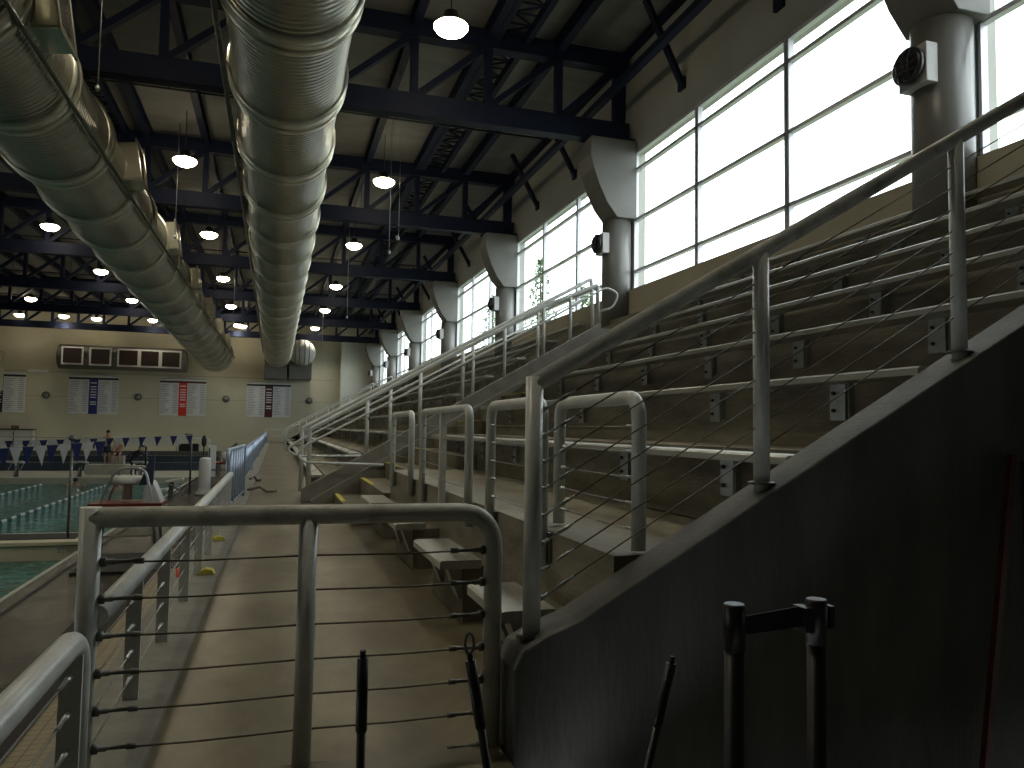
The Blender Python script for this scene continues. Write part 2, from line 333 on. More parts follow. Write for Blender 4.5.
for st_i, (y0, y1, nn, w) in enumerate([(12.7, 14.2, nos, .07), (15.0, 18.2, nos2, .07)]):
    for k, (x, z) in enumerate(nn[:9]):
        o = MB().box(x - .006, x + w, y0, y1, z + .001, z + .012).build('step_nosing', M['yellow'])
        zero(o, (x, (y0 + y1) / 2, z))
        tag(o, 'yellow nosing strip on the %s step of the %s aisle stair' % (ORD[k], ['nearer', 'farther'][st_i]), 'step nosing', 'yellow stair nosings')
# curb along the riser top, low piers under the walkway seats
# sloped end wall of the seating
sl = .5745
def ztop(x): return .40 + (x - 1.0) * .556 + .012 * max(0, x - 2)
p = [(1.0, -.6), (1.0, .36), (1.04, .44), (1.16, .50)]; p += [(x, .452 + (x - 1.123) * .5575) for x in (1.3, 2.0, 3.0, 4.0, 5.0, 6.0, 7.0, 8.15)]; p += [(8.15, -.6)]
struct('terrace_end_wall', MB().prism(p, 1, 3.16, 3.42), M['endwall'], .012)
# parapet beside the aisle
def zp(x): return .269 + (x - .476) * .577
struct('aisle_parapet', MB().prism([(.46, 0), (.46, .24), (6.35, (zp(6.35)-.05)), (6.35, 3.5), (8.1, 3.5), (8.1, 0)], 1, 14.45, 14.66), M['curb'], .01)
struct('aisle_parapet_ledge', MB().prism([(.62, 0), (.62, .05), (6.3, zp(6.3) - .30), (6.3, 0)], 1, 14.28, 14.45), M['curb'])
# ------------------------------------------------------------------ columns, corbels, column lamps
for i, y in enumerate(COLY):
    c = MB().lathe([(.36, 3.9), (.36, 6.6)], (7.95, y, 0), 28).build('column', M['column'])
    zero(c, (7.95, y, 3.9)); tag(c, 'grey round column by the windows, %s from the camera' % ORD[i], 'column', 'round columns along the window wall')
    pr = [(7.08, 8.55), (7.06, 8.1), (7.15, 7.75), (7.3, 7.35), (7.5, 6.95), (7.78, 6.6), (8.29, 6.6), (8.29, 8.55)]
    k = MB().prism(pr, 1, y - .42, y + .40).build('corbel', M['corbel'], None, .01); zero(k, (8.2, y, 6.6))
    tag(k, 'curved grey bracket block on top of the column %s from the camera' % ORD[i], 'corbel', 'curved corbels carrying the trusses')
    e = empty('wall_lamp', (7.6, y, 6.0), 'white box lamp with round black cage on the %s column' % ORD[i], 'lamp', 'caged lamps on the columns')
    MB().box(-.12, .06, -.22, .22, -.25, .25).build('box_housing', M['white'], e, .01)
    r = MB().lathe([(.20, -.145), (.235, -.17), (.235, -.21), (.20, -.235), (.185, -.235)], (0, 0, 0), 24, 0).build('round_body', M['black'], e)
    g = MB()
    for s in (-1, 0, 1):
        h = math.sqrt(max(0, .2 ** 2 - (s * .085) ** 2))
        def arc(f): return [f(-h + 2 * h * t / 8, -.235 - .05 * math.sin(PI * t / 8)) for t in range(9)]
        g.tube(arc(lambda a, x: (x, a, s * .085)), .011, 6); g.tube(arc(lambda a, x: (x, s * .085, a)), .011, 6)
    g.build('cage', M['black'], e)
# ------------------------------------------------------------------ roof trusses
TB0, TB1, TT0, TT1 = 8.58, 9.08, 10.45, 10.88
nodes = [7.98, 6.35, 4.56, 2.78] + [2.78 - 1.775 * k for k in range(1, 17)]
nodes = [n for n in nodes if n > LEFT + .3]
tr0 = None
for i, y in enumerate(COLY):
    lab = 'navy steel roof truss over the %s column from the camera' % ORD[i]
    if tr0 is None:
        e = empty('roof_truss', (8.0, y, 8.6), lab, 'truss', 'roof trusses'); tr0 = e
        def P(x, z): return (x - 8.0, 0, z - 8.6)
        def chord(z0, z1):
            m = MB(); x0, x1 = LEFT + .1 - 8, 8.2 - 8; z0 -= 8.6; z1 -= 8.6
            m.box(x0, x1, -.17, .17, z0, z0 + .04); m.box(x0, x1, -.17, .17, z1 - .04, z1); m.box(x0, x1, -.02, .02, z0, z1)
            m.box(x0, x1, -.165, -.15, z0, z1); m.box(x0, x1, .15, .165, z0, z1)
            return m
        chord(TB0, TB1).build('bottom_chord', M['navy'], e); chord(TT0, TT1).build('top_chord', M['navy'], e)
        for k, x in enumerate(nodes):
            w = .30 if k == 0 else .17
            MB().bar(P(x, TB1 - .02), P(x, TT0 + .02), w, .2).build('vertical', M['navy'], e)
            if k + 1 < len(nodes):
                MB().bar(P(nodes[k + 1] + .05, TB1), P(x - .1, TT0 + .02), .2, .14).build('diagonal', M['navy'], e)
        MB().box(-.05, .28, -.35, .35, -.02, .03).build('bearing_plate', M['navy'], e)
    else: copy_thing(tr0, (8.0, y, 8.6), lab)
# purlins running the length of the hall
for k, x in enumerate([n for n in nodes[1:15]]):
    o = MB().box(x - .1, x + .1, BACK, FAR - .95, 10.66, 10.69).box(x - .1, x + .1, BACK, FAR - .95, 11.01, 11.04).box(x - .015, x + .015, BACK, FAR - .95, 10.69, 11.01).build('purlin', M['navy'])
    zero(o, (x, 30, 10.7)); tag(o, 'navy steel purlin along the hall under the roof, %s from the windows' % ORD[k], 'purlin', 'long purlins under the roof')
# open web joist pair between the chords
for q, xj in enumerate((5.10, -5.3)):
    e = empty('open_web_joist', (xj, 30, 10.78), 'navy open web bracing joist running lengthwise %s' % ['right of the round ducts', 'left of the round ducts'][q], 'joist')
    for s in (-1, 1):
        MB().box(s * .36 - .07, s * .36 + .07, -30, FAR - 31.1, -.13, .10).build('chord', M['navy'], e)
    m = MB(); y = -28.0; s = 1
    while y < 38:
        m.bar((s * .3, y, 0), (-s * .3, y + .45, 0), .035, .035); m.bar((-s * .3, y + .45, 0), (s * .3, y + .45, 0), .035, .035); y += .45; s = -s
    m.build('web_bars', M['navy'], e)
# kickers from wall to purlin
kn = 0
for i in range(7):
    for dy in (3.6, 7.0):
        y = COLY[i] - 9.75 + dy + .1
        if y < 6: continue
        o = MB().bar((8.27, y, 9.02), (7.25, y - .25, 10.62), .12, .12).obox((8.27, y, 9.02), (.04, 0, 0), (0, .13, 0), (0, 0, .13)).build('wall_brace', M['navy'])
        zero(o, (8.27, y, 9.02)); tag(o, 'navy diagonal brace from window wall up to roof, %s from the camera' % ORD[kn], 'brace', 'diagonal braces above the windows'); kn += 1
# edge pipe where wall meets roof, and a thin sprinkler pipe per bay
o = MB().box(8.12, 8.3, BACK, FAR - .95, 10.85, 11.0).build('edge_angle', M['navy']); zero(o, (8.2, 30, 10.9)); tag(o, 'navy steel edge angle where the window wall meets the roof', 'beam')
o = MB().box(7.45, 7.62, BACK, FAR - .95, 9.55, 9.72).build('bracing_beam', M['navy']); zero(o, (7.5, 30, 9.6)); tag(o, 'blue grey lengthwise bracing beam near the window wall', 'beam')
for i in range(6):
    y = COLY[i] + 4.2
    m = MB().tube([(LEFT + .2, y, 10.2), (7.6, y, 10.2)], .03, 8)
    for x in range(-24, 8, 3): m.tube([(x, y, 10.2), (x, y, 11.04)], .012, 5)
    o = m.build('sprinkler_pipe', M['black']); zero(o, (0, y, 10.2)); tag(o, 'thin dark sprinkler pipe crossing under the roof in the %s bay' % ORD[i], 'pipe', 'sprinkler pipes')
# ------------------------------------------------------------------ ducts
def duct(name, ax0, r0, ax1, r1, y0, y1, lab, rings, outlets=None):
    a, c = Vector((ax0[0], y0, ax0[1])), Vector((ax1[0], y1, ax1[1]))
    def ctr(y): t = (y - y0) / (y1 - y0); return a.lerp(c, t), r0 + (r1 - r0) * t
    e = empty(name, a, lab, 'duct', 'round spiral ducts'); inv = -a
    ys = [y0] + rings + [y1]
    for k in range(len(ys) - 1):
        p, r = ctr(ys[k]); q, rr = ctr(ys[k + 1]); L = ys[k + 1] - ys[k]; n = 6
        pts = []; rs = []
        for j in range(n + 1):
            t = j / n; pts.append(p.lerp(q, t) + inv); rs.append((r + (rr - r) * t) * (.965 + .035 * abs(2 * t - 1) ** 3))
        MB().tube(pts, rs, 40).build('duct_section', M['duct'], e)
    for y in rings:
        p, r = ctr(y); m = MB()
        for d in (-.17, .17):
            m.lathe([(r * .98, d - .05), (r + .055, d - .05), (r + .055, d + .05), (r * .98, d + .05)], p + inv, 40, 1)
        m.lathe([(r * .98, -.16), (r + .035, -.14), (r + .035, .14), (r * .98, .16)], p + inv, 40, 1)
        m.build('flange_ring', M['ring'], e)
    if outlets:
        for y, ang in outlets:
            p, r = ctr(y); d = Vector((math.sin(ang), 0, math.cos(ang))); u = Vector((0, 1, 0)); w = u.cross(d)
            p = p + inv + d * (r + .02)
            m = MB(); h = .42
            for s in (-1, 1):
                m.obox(p + u * s * h, u * .03, d * .26, w * h); m.obox(p + w * s * h, w * .03, d * .26, u * h)
                m.obox(p + u * s * (h + .04) + d * .24, u * .06, d * .02, w * (h + .1)); m.obox(p + w * s * (h + .04) + d * .24, w * .06, d * .02, u * (h + .1))
            g = m.build('grille_collar', M['ring'], e)
            v = MB()
            for j in range(-4, 5): v.obox(p + w * j * .09 + d * .18, w * .008, d * .04, u * .4)
            v.build('grille_vanes', M['greymetal'], g)
    return e
rg = [1.9 + 2.95 * k for k in range(22)]; rg = [r for r in rg if r < 64]
d2 = duct('spiral_duct', (.03, 7.73), .95, (-.12, 7.15), 1.02, -2.0, 65.0, 'long silver round duct hanging straight ahead, in the middle', rg)
outs = [(13.0 + 7.0 * k, PI / 2 - .15) for k in range(7)]
d1 = duct('spiral_duct', (-4.60, 7.75), .96, (-4.75, 6.75), 1.3, -2.0, 63.0, 'long silver round duct with square outlets, left of the middle one', [r + 1.2 for r in rg if r < 61], outs)
def cond(pts, r, lab):
    o = MB().tube(pts, r, 8).build('conduit', M['greymetal']); zero(o, pts[0]); tag(o, lab, 'pipe')
cond([(-3.74, -1, 7.08), (-3.52, 30, 6.85), (-3.3, 62, 6.5)], .035, 'thin grey rod running along the side of the left duct')
cond([(-1.07, -1, 7.6), (-1.1, 20, 7.55), (-1.25, 64, 7.25)], .045, 'thin brown conduit running beside the middle duct')
# boxes and elbow at the far wall
for q, (x0, x1) in enumerate(((-1.15, .62), (.82, 2.65))):
    m = MB(); z0, z1 = 5.3, 7.3
    m.prism([(x0, z0), (x1, z0), (x1, z1), (x0, z1)], 1, 66.2, FAR - .01)
    cx, cz = (x0 + x1) / 2, (z0 + z1) / 2 + .3
    o = m.build('duct_plenum', M['greymetal'], None, .02); zero(o, (cx, 67, z0)); tag(o, 'grey square duct box on the far wall, %s of two' % ['left', 'right'][q], 'duct box', 'duct boxes')
e = empty('duct_elbow', (1.8, 65.2, 7.45), 'ribbed round duct end whitened for lamp light, beside the middle duct at the far wall', 'duct')
m = MB().lathe([(1.08 * math.cos(a), 1.08 * math.sin(a)) for a in [-PI / 2 + PI * k / 12 for k in range(13)]], (0, 0, 0), 28, 0); m.build('round_end', M['white'], e)  # white in place of duct metal stands for strong lamp light on it
for t in (-.55, -.2, .2, .55):
    r = math.sqrt(1.08 ** 2 - t * t); mm = MB(); mm.tube([(0 + t * 1.0 + .0, r * 1.005 * math.cos(a), r * 1.005 * math.sin(a)) for a in [2 * PI * k / 32 for k in range(33)]], .035, 6); mm.build('seam', M['greymetal'], e)
MB().lathe([(.8, 0), (.8, 1.2)], (0, 0, -.1), 24, 1).build('neck', M['duct'], e)
cap = MB().lathe([(.02, -.4), (.25, -.3), (.42, 0), (.42, .3)], (-4.1, 63.4, 6.9), 16, 0).build('round_cover', M['board']); zero(cap, (-4.1, 63.4, 6.9)); tag(cap, 'small pale round cap at the far end of the left duct', 'cover')
# ------------------------------------------------------------------ bay lamps
rowR = [(451, 24), (384, 181), (354, 245), (336, 286), (325, 310), (315, 328)]
rowM = [(185, 158), (209, 234), (223, 278), (231, 306), (238, 325), (242, 339)]
rowL = [(50, 224), (101, 271), (132, 300), (154, 321), (170, 336)]
rowLL = [(28, 295), (66, 317), (96, 332), (19, 329)]
proto = None
def bay_lamp(loc, lab):
    global proto
    if proto is None:
        e = empty('bay_lamp', loc, lab, 'ceiling lamp', 'round bay lamps under the roof'); proto = e
        MB().lathe([(.10, .30), (.14, .28), (.16, .12), (.30, .05), (.31, 0)], (0, 0, 0), 20).build('housing', M['reflector'], e)
        MB().lathe([(.30, .03), (.35, -.01), (.345, -.05), (.28, -.13), (.16, -.19), (.02, -.205)], (0, 0, 0), 20).build('lens', M['lens'], e)
        MB().tube([(0, 0, .28), (0, 0, 1.56)], .012, 6).build('stem', M['black'], e)
    else: e = copy_thing(proto, loc, lab)
    return e
def lampset(row, z, nm):
    for k, (px, py) in enumerate(row):
        p = at(px, py + (2 if k == 0 else 0), 2, z)
        for y in COLY:
            if abs(p.y - y) < .55: p = p + Vector((0, .6 if p.y > y else -.6, 0))
        if p.y > FAR - 2.6: p = Vector((p.x * (FAR - 2.6) / p.y, FAR - 2.6, z))
        bay_lamp(p, 'bright bay lamp, %s in the row %s' % (ORD[k], nm))
        ld = bpy.data.lights.new('bay_lamp_light', 'SPOT'); ld.energy = LAMP_W * 4; ld.color = (1, .93, .75); ld.shadow_soft_size = .22; ld.spot_size = 2.35; ld.spot_blend = .7
        lo = bpy.data.objects.new('bay_lamp_light', ld); C.objects.link(lo); lo.location = p - Vector((0, 0, .2))
lampset(rowR, 9.49, 'right of the middle duct'); lampset(rowM, 9.49, 'between the two ducts'); lampset(rowL, 9.49, 'just left of the left duct'); lampset(rowLL, 9.49, 'far out over the pool')
# the same rows go on towards the near end of the hall, above the picture's top edge
for x, y, lab in [(3.25, 5.6, 'bright bay lamp of the row right of the middle duct, nearest one overhead'), (-2.75, 13.4, 'bright bay lamp between the ducts, overhead above the walkway'), (-2.75, 4.6, 'bright bay lamp between the ducts, nearest one overhead'),
                  (-9.8, 23, 'bright bay lamp over the near lanes, beyond the bulkhead'), (-9.8, 13.4, 'bright bay lamp over the near lanes, before the bulkhead'), (-9.8, 4.6, 'bright bay lamp over the near lanes, nearest one'),
                  (-17.5, 22, 'bright bay lamp over the outer lanes, beyond the bulkhead'), (-17.5, 12, 'bright bay lamp over the outer lanes, before the bulkhead')]:
    bay_lamp((x, y, 9.49), lab)
    ld = bpy.data.lights.new('bay_lamp_light', 'SPOT'); ld.energy = LAMP_W * 4; ld.color = (1, .93, .75); ld.shadow_soft_size = .22; ld.spot_size = 2.35; ld.spot_blend = .7
    lo = bpy.data.objects.new('bay_lamp_light', ld); C.objects.link(lo); lo.location = (x, y, 9.3)
# thin hanging cables
for k, (px, py, z, nm) in enumerate([(98, 85, 7.6, 'beside the left duct near the top of the picture'), (389, 250, 6.4, 'right of the middle duct, the nearest'), (175, 235, 7.4, 'between ducts beside the left one'), (215, 318, 6.6, 'between the ducts, the long one'), (347, 316, 6.6, 'below the third lamp right of the middle duct'), (322, 352, 6.6, 'near the far wall right of the middle duct'), (233, 330, 6.6, 'near the far wall between the ducts')]):
    p = at(px, py, 2, z); y = p.y
    o = MB().tube([(p.x, y, z), (p.x, y, 11.05)], .011, 6).lathe([(.03, -.12), (.05, -.06), (.03, 0)], (p.x, y, z), 8).build('hanging_cable', M['galv']); zero(o, p); tag(o, 'thin cable hanging ' + nm, 'cable', 'hanging cables')
p = at(392, 245, 2, 7.2)
e = empty('hung_fixture', at(396, 238, 2, 7.3), 'small white tube fixture hanging tilted under the second truss', 'fixture')
MB().bar((-.05, -.55, -.1), (.15, .55, .12), .09).build('body', M['white'], e); MB().tube([(.15, .5, .12), (.15, .5, 3.75)], .01, 5).build('hanger', M['galv'], e)
# ------------------------------------------------------------------ bench planks
bracket_ct = 0
def plank(n, y0, y1, lab, grp, sup=True):
    z = plank_z(n); x0 = 2.57 + RX * n; x1 = face(n) - .01; cy = (y0 + y1) / 2
    e = empty('bench_plank', (x0, cy, z), lab, 'bench', grp); L = (y1 - y0) / 2
    MB().prism([(0, -.05), (0, -.012), (.015, 0), (x1 - x0 - .02, 0), (x1 - x0 - .02, -.05)], 1, -L, L).build('seat_board', M['bench'], e)
    if sup:
        yy = y0 + .9
        while yy < y1 - .3:
            m = MB(); m.box(x1 - x0 - .05, x1 - x0, yy - cy - .10, yy - cy - .095, -.28, -.05)
            m.box(x1 - x0 - .012, x1 - x0 + .006, yy - cy - .02, yy - cy + .13, -.30, -.05)
            bk = m.build('bracket', M['galv'], e)
            if yy < 16:
                for dz in (-.11, -.23): MB().lathe([(.014, -.03), (.014, -.008)], (x1 - x0 - .0, yy - cy + .085, dz), 8, 0).build('bolt', M['black'], bk)
            yy += 1.55
    return e
for n in range(7):
    y0 = 3.43; y1 = 13.1 if n < 6 else 13.1
    plank(n, y0, y1, 'long aluminium bench plank in the near block, %s row up' % ORD[n], 'near block bench planks')
for n in range(-2, 7):
    plank(n, 19.4 if n >= 0 else 18.4, 43.8, 'long bench plank in the block beyond the parapet, %s row up' % ORD[n + 2], 'middle block bench planks', n < 5)
    plank(n, 46.2, 57.9, 'bench plank in the far block, %s row up' % ORD[n + 2], 'far block bench planks', False)
    plank(n, 60.2, FAR - 1.2, 'bench plank in the last block by the far wall, %s row up' % ORD[n + 2], 'last block bench planks', False)
# single seats along the walkway
for k, (y0, y1) in enumerate([(3.78, 4.50), (5.30, 6.38), (7.4, 8.5), (9.5, 10.6)]):
    e = empty('walkway_seat', (1.12, (y0 + y1) / 2, .46), 'short aluminium seat on the riser by the walkway, %s from the camera' % ORD[k], 'seat', 'short seats along the walkway'); L = (y1 - y0) / 2
    MB().prism([(0, -.06), (0, -.012), (.015, 0), (.30, 0), (.30, -.06)], 1, -L, L).build('seat_board', M['bench'], e)
    MB().box(.20, .455, -L + .12, L + .15, -.46, -.065).build('concrete_pier', M['concrete'], e)
    for s in (-1, 1):
        br = MB().prism([(.08, -.061), (.198, -.061), (.198, -.30), (.175, -.30)], 1, s * (L - .22) - .08, s * (L - .22) + .08).build('bracket', M['galv'], e)
        MB().lathe([(.016, .155), (.016, .175)], (0, s * (L - .22), -.2), 8, 0).build('bolt', M['black'], br)
# ------------------------------------------------------------------ railings
R = .040
def cable_part(e, a, b, r=.0045, m='cable', fit=True):
    a, b = Vector(a), Vector(b); c = MB().tube([a, (a + b) / 2 - Vector((0, 0, .004)), b], r, 6).build('cable', M[m], e)
    if fit:
        d = (b - a).normalized()
        for s, p in ((1, a), (-1, b)):
            q = p + d * s * (R + .0)
            MB().tube([q, q + d * s * .03, q + d * s * .032, q + d * s * .075, q + d * s * .08, q + d * s * .13], [.016, .016, .011, .011, .008, .006], 8).build('cable_fitting', M[m if m != 'cable' else 'greymetal'], c)
# near cross rail
NY = 3.33
e = empty('guard_rail', (.022, NY, -.018), 'worn grey pipe rail with wire cables crossing the walkway in front', 'railing')
MB().tube(rnd([(-.70, 0, 1.04), (.925, 0, 1.035), (.925, 0, .0)], .17, 8), R + .001, 20).build('top_rail', M['worn'], e)
MB().tube([(-.70, 0, 1.04 + R), (-.70, 0, 0)], R, 20).build('post', M['paint'], e)
MB().tube([(.118, 0, 1.03), (.118, 0, 0)], R - .002, 20).build('post', M['paint'], e)
for x in (-.70, .118, .925): MB().lathe([(.075, 0), (.075, .008), (.05, .012)], (x, 0, 0), 16).build('base_plate', M['greymetal'], e)
for k in range(7):
    z = .868 - .142 * k
    for (xa, xb) in ((-.70, .118), (.118, .925)):
        a = Vector((xa, 0, z)); bb = Vector((xb, 0, z)); c = MB().tube([a, (a + bb) / 2 - Vector((0, 0, .006)), bb], .0042, 6).build('cable', M['cable'], e)
        p, s = (a, 1) if xa < 0 else (bb, -1)
        q = p + Vector((s * R, 0, 0)); d = Vector((s, 0, 0))
        MB().tube([q, q + d * .02, q + d * .022, q + d * .05, q + d * .052, q + d * .12, q + d * .122, q + d * .155], [.02, .02, .012, .012, .008, .008, .012, .012], 8).build('cable_fitting', M['greymetal'], c)
# rail up the sloped end wall
e = empty('guard_rail', (1.12, 3.28, .45), 'grey pipe rail with wire cables climbing the sloped concrete wall', 'railing'); O = Vector((1.12, 3.28, .45))
def sr(x): return 1.60 + (x - 1.115) * .588
def zb(x): return .452 + (x - 1.123) * .5575
px_ = [1.115, 2.315, 3.59, 4.85, 6.1, 7.35]
MB().tube([Vector((1.115 - .0, 3.28, sr(1.115))) - O, Vector((7.9, 3.28, sr(7.9))) - O], R + .001, 20).build('top_rail', M['worn'], e)
for i, x in enumerate(px_):
    MB().tube([Vector((x, 3.28, zb(x) - .02)) - O, Vector((x, 3.28, sr(x) + (.03 if i == 0 else 0))) - O], R, 20).build('post', M['paint'], e)
    MB().lathe([(.07, 0), (.07, .01), (.05, .014)], Vector((x, 3.28, zb(x) + .02)) - O, 16).build('base_collar', M['greymetal'], e)
for k in range(8):
    for i in range(len(px_) - 1):
        x0, x1 = px_[i], px_[i + 1]
        za = sr(x0) - .145 - .121 * k; zb_ = sr(x1) - .145 - .121 * k
        a = Vector((x0, 3.28, za)) - O; bb = Vector((x1, 3.28, zb_)) - O
        c = MB().tube([a, bb], .0038, 6).build('cable', M['cable'], e)
        if i == 0:
            d = (bb - a).normalized(); d0 = d; q = a + d * R * 1.1
            MB().tube([q, q + d0 * .02, q + d0 * .022, q + d0 * .045], [.013, .013, .008, .008], 8).build('cable_fitting', M['galv'], c)
            q = q + d * .10
            MB().tube([q - d * .06, q, q + d * .003, q + d * .06, q + d * .062, q + d * .09], [.005, .005, .009, .009, .006, .006], 8).build('turnbuckle', M['galv'], c)
# left low rail, run in lengths
def low_rail(y0, y1, posts, lab, zt=.64, bend=True, near=False):
    X = -.645; e = empty('low_guard_rail', (X, y0, 0), lab, 'railing', 'low rails along the pool side')
    pts = rnd([(0, 0, zt), (0, y1 - y0, zt), (0, y1 - y0, .0)], .16, 8) if bend else [(0, 0, zt), (0, y1 - y0, zt)]
    MB().tube(pts, R + .004, 20).build('top_rail', M['paint'], e)
    for y in posts:
        MB().box(.01, .022, y - y0 - .0, y - y0 + .0 + .012, .035, zt).build('post_gusset', M['greymetal'], e)
        MB().box(-.035, .035, y - y0 - .006, y - y0 + .012, .036, zt - .02).build('post', M['paint'], e)
    for k in range(4):
        z = zt - .115 - .125 * k; a = (0, 0, z); b2 = (0, (y1 if not bend else posts[-1]) - y0, z)
        c = MB().tube([a, b2], .004, 6).build('cable', M['cablel'], e)
        for y in posts[:2] if not near else posts[-1:]:
            MB().tube([(0, y - y0 - .16, z), (0, y - y0 - .06, z), (0, y - y0 - .058, z), (0, y - y0 - .02, z)], [.008, .008, .012, .012], 8).build('cable_fitting', M['galv'], c)
low_rail(.2, 3.06, [.6, 1.8, 2.98], 'thick grey low rail ending in a bend left of the crossing rail', near=True)
low_rail(3.33, 12.3, [4.2, 5.25, 6.4, 7.5, 8.6, 9.7, 10.8, 11.9], 'low grey pipe rail beside the walkway curb beyond the crossing rail', bend=False)
# blue grey picket barriers
def picket(y0, y1, x0, x1, zt, lab, pitch=.13, z2=None):
    z2 = z2 or zt; e = empty('picket_barrier', (x0, y0, 0), lab, 'barrier', 'blue grey picket barriers'); dx, dy = x1 - x0, y1 - y0
    MB().tube(rnd([(0, 0, .035), (0, 0, zt), (dx, dy, z2), (dx, dy, .035)], .12, 5), .03, 12).build('frame', M['bluerail'], e)
    MB().tube([(0, 0, .13), (dx, dy, .13)], .02, 8).build('bottom_bar', M['bluerail'], e)
    L = math.hypot(dx, dy); n = min(90, int(L / pitch))
    for k in range(1, n):
        t = k / n; MB().tube([(dx * t, dy * t, .13), (dx * t, dy * t, zt + (z2 - zt) * t)], .03 if pitch == .42 else .018, 6).build('picket', M['bluerail'], e)
picket(12.45, 15.6, -.70, -.58, 1.0, 'tall blue grey picket gate standing open at the low rail end', .42)
picket(15.9, 24.5, -.70, -.70, .86, 'blue grey picket barrier along the walkway, nearest length', .26)
picket(24.8, 35, -.72, -.72, .86, 'blue grey picket barrier along the walkway, second length', .3)
picket(35.3, 49, -.74, -.74, .86, 'blue grey picket barrier along the walkway, third length', .4)
picket(49.3, 64, -.76, -.76, .9, 'blue grey picket barrier along the walkway, farthest length', .45)
e = empty('end_rail', (-.7, 64.3, 0), 'thin grey rail closing the far end of the walkway', 'railing')
MB().tube(rnd([(-.2, 0, 0), (-.2, 0, 1.07), (1.1, 0, 1.07), (1.1, 0, 0)], .1), .03, 8).build('frame', M['paint'], e)
MB().tube([(-.2, 0, .55), (1.1, 0, .55)], .02, 8).build('mid_rail', M['paint'], e)
# loop guards on the riser top
for k, (ya, yb, mid, zl) in enumerate([(3.46, 4.58, 0, .80), (4.34, 5.50, 0, .58), (6.17, 8.28, 1, .58), (9.0, 10.5, 0, .58)]):
    X = 1.73 if k == 0 else 1.645
    e = empty('loop_guard', (X, ya, .84), ['wide grey pipe loop guard behind the sloped wall', 'grey pipe loop guard partly behind the nearest sloped wall post', 'wide loop guard with a middle post on the riser', 'farthest loop guard on the riser next to the stair'][k], 'railing', 'loop guards on the seating riser')
    L = yb - ya; zt = 1.56 - .84
    xo = 0 if k == 0 else -.115
    zl2 = zl - .84
    MB().tube(rnd([(xo, 0, zl2), (xo, 0, zt), (xo, L, zt), (xo, L, zl2)], .12, 7), .037, 16).build('frame', M['paint'], e)
    if mid: MB().box(xo - .03, xo + .03, L / 2 - .03, L / 2 + .03, zl2, zt).build('middle_post', M['paint'], e)
    for j in range(5):
        z = zt - .145 - .13 * j; c = MB().tube([(xo, 0, z), (xo, L / 2, z - .004), (xo, L, z)], .004, 6).build('cable', M['cablel'], e)
        for s, y in ((1, .04), (-1, L - .04)): MB().tube([(xo, y, z), (xo, y + s * .03, z), (xo, y + s * .032, z), (xo, y + s * .10, z)], [.013, .013, .008, .008], 8).build('cable_fitting', M['galv'], c)
    if k:
        for y in (0, L): MB().box(xo + .03, xo + .045, y - .06, y + .06, zl2 + .02, zl2 + .2).build('base_plate', M['greymetal'], e)
# parapet rail with handrail
O = Vector((.58, 14.55, 0)); e = empty('stair_rail', O, 'grey pipe stair rail on the sloped parapet with a lower handrail', 'railing')
def zr(x): return 1.32 + (x - .58) * .5665
MB().tube([Vector(p) - O for p in rnd([(.58, 14.55, .25), (.58, 14.55, 1.32), (5.1, 14.55, zr(5.1)), (6.3, 14.55, 4.42), (6.32, 14.55, zp(6.3))], .05, 4)], .042, 14).build('top_rail', M['paint'], e)
for x in (1.62, 2.07 + .55, 3.45, 4.3, 5.12, 5.7):
    MB().tube([Vector((x, 14.55, zp(x) - .05)) - O, Vector((x, 14.55, zr(x) if x < 5.2 else 4.20)) - O], .036, 12).build('post', M['paint'], e)
MB().tube([Vector(p) - O for p in rnd([(1.9, 14.2, .70), (.5, 14.2, .74), (.36, 14.2, .86), (.46, 14.2, 1.02), (5.0, 14.2, 3.52), (6.35, 14.2, 4.32), (6.62, 14.2, 4.2), (6.5, 14.2, 3.9), (6.3, 14.4, 3.85)], .12, 5)], .022, 10).build('handrail', M['paint'], e)
for x in (1.62, 3.45, 5.12): MB().tube([Vector((x, 14.52, zr(x) - .32)) - O, Vector((x, 14.2, zr(x) - .40)) - O, Vector((x, 14.2, 3.52 + (x - 5.0) * .551)) - O], .012, 6).build('handrail_bracket', M['greymetal'], e)
for k in range(6):
    dz = .15 + .13 * k; c = MB().tube([Vector((.6, 14.55, zr(.6) - dz)) - O, Vector((5.12, 14.55, zr(5.12) - dz)) - O], .004, 5).build('cable', M['cablel'], e)
O = Vector((.5, 16.3, 0)); e = empty('stair_rail', O, 'second grey pipe stair rail rising behind the parapet rail', 'railing')
def z2(x): return 1.346 + (x - .474) * .556
MB().tube([Vector(p) - O for p in rnd([(.5, 16.3, .05), (.5, 16.3, 1.34), (6.9, 16.3, z2(6.9)), (6.95, 16.3, 3.7)], .05, 4)], .042, 14).build('top_rail', M['paint'], e)
for x in (2.3, 4.1, 5.6): MB().tube([Vector((x, 16.3, .17 + (x - 1.04) * .6)) - O, Vector((x, 16.3, z2(x))) - O], .034, 12).build('post', M['paint'], e)
MB().tube([Vector(p) - O for p in rnd([(2.0, 16.0, .80), (.42, 16.0, .78), (.2, 16.0, .9), (.35, 16.0, 1.05), (6.6, 16.0, 4.4)], .12, 5)], .022, 10).build('handrail', M['paint'], e)
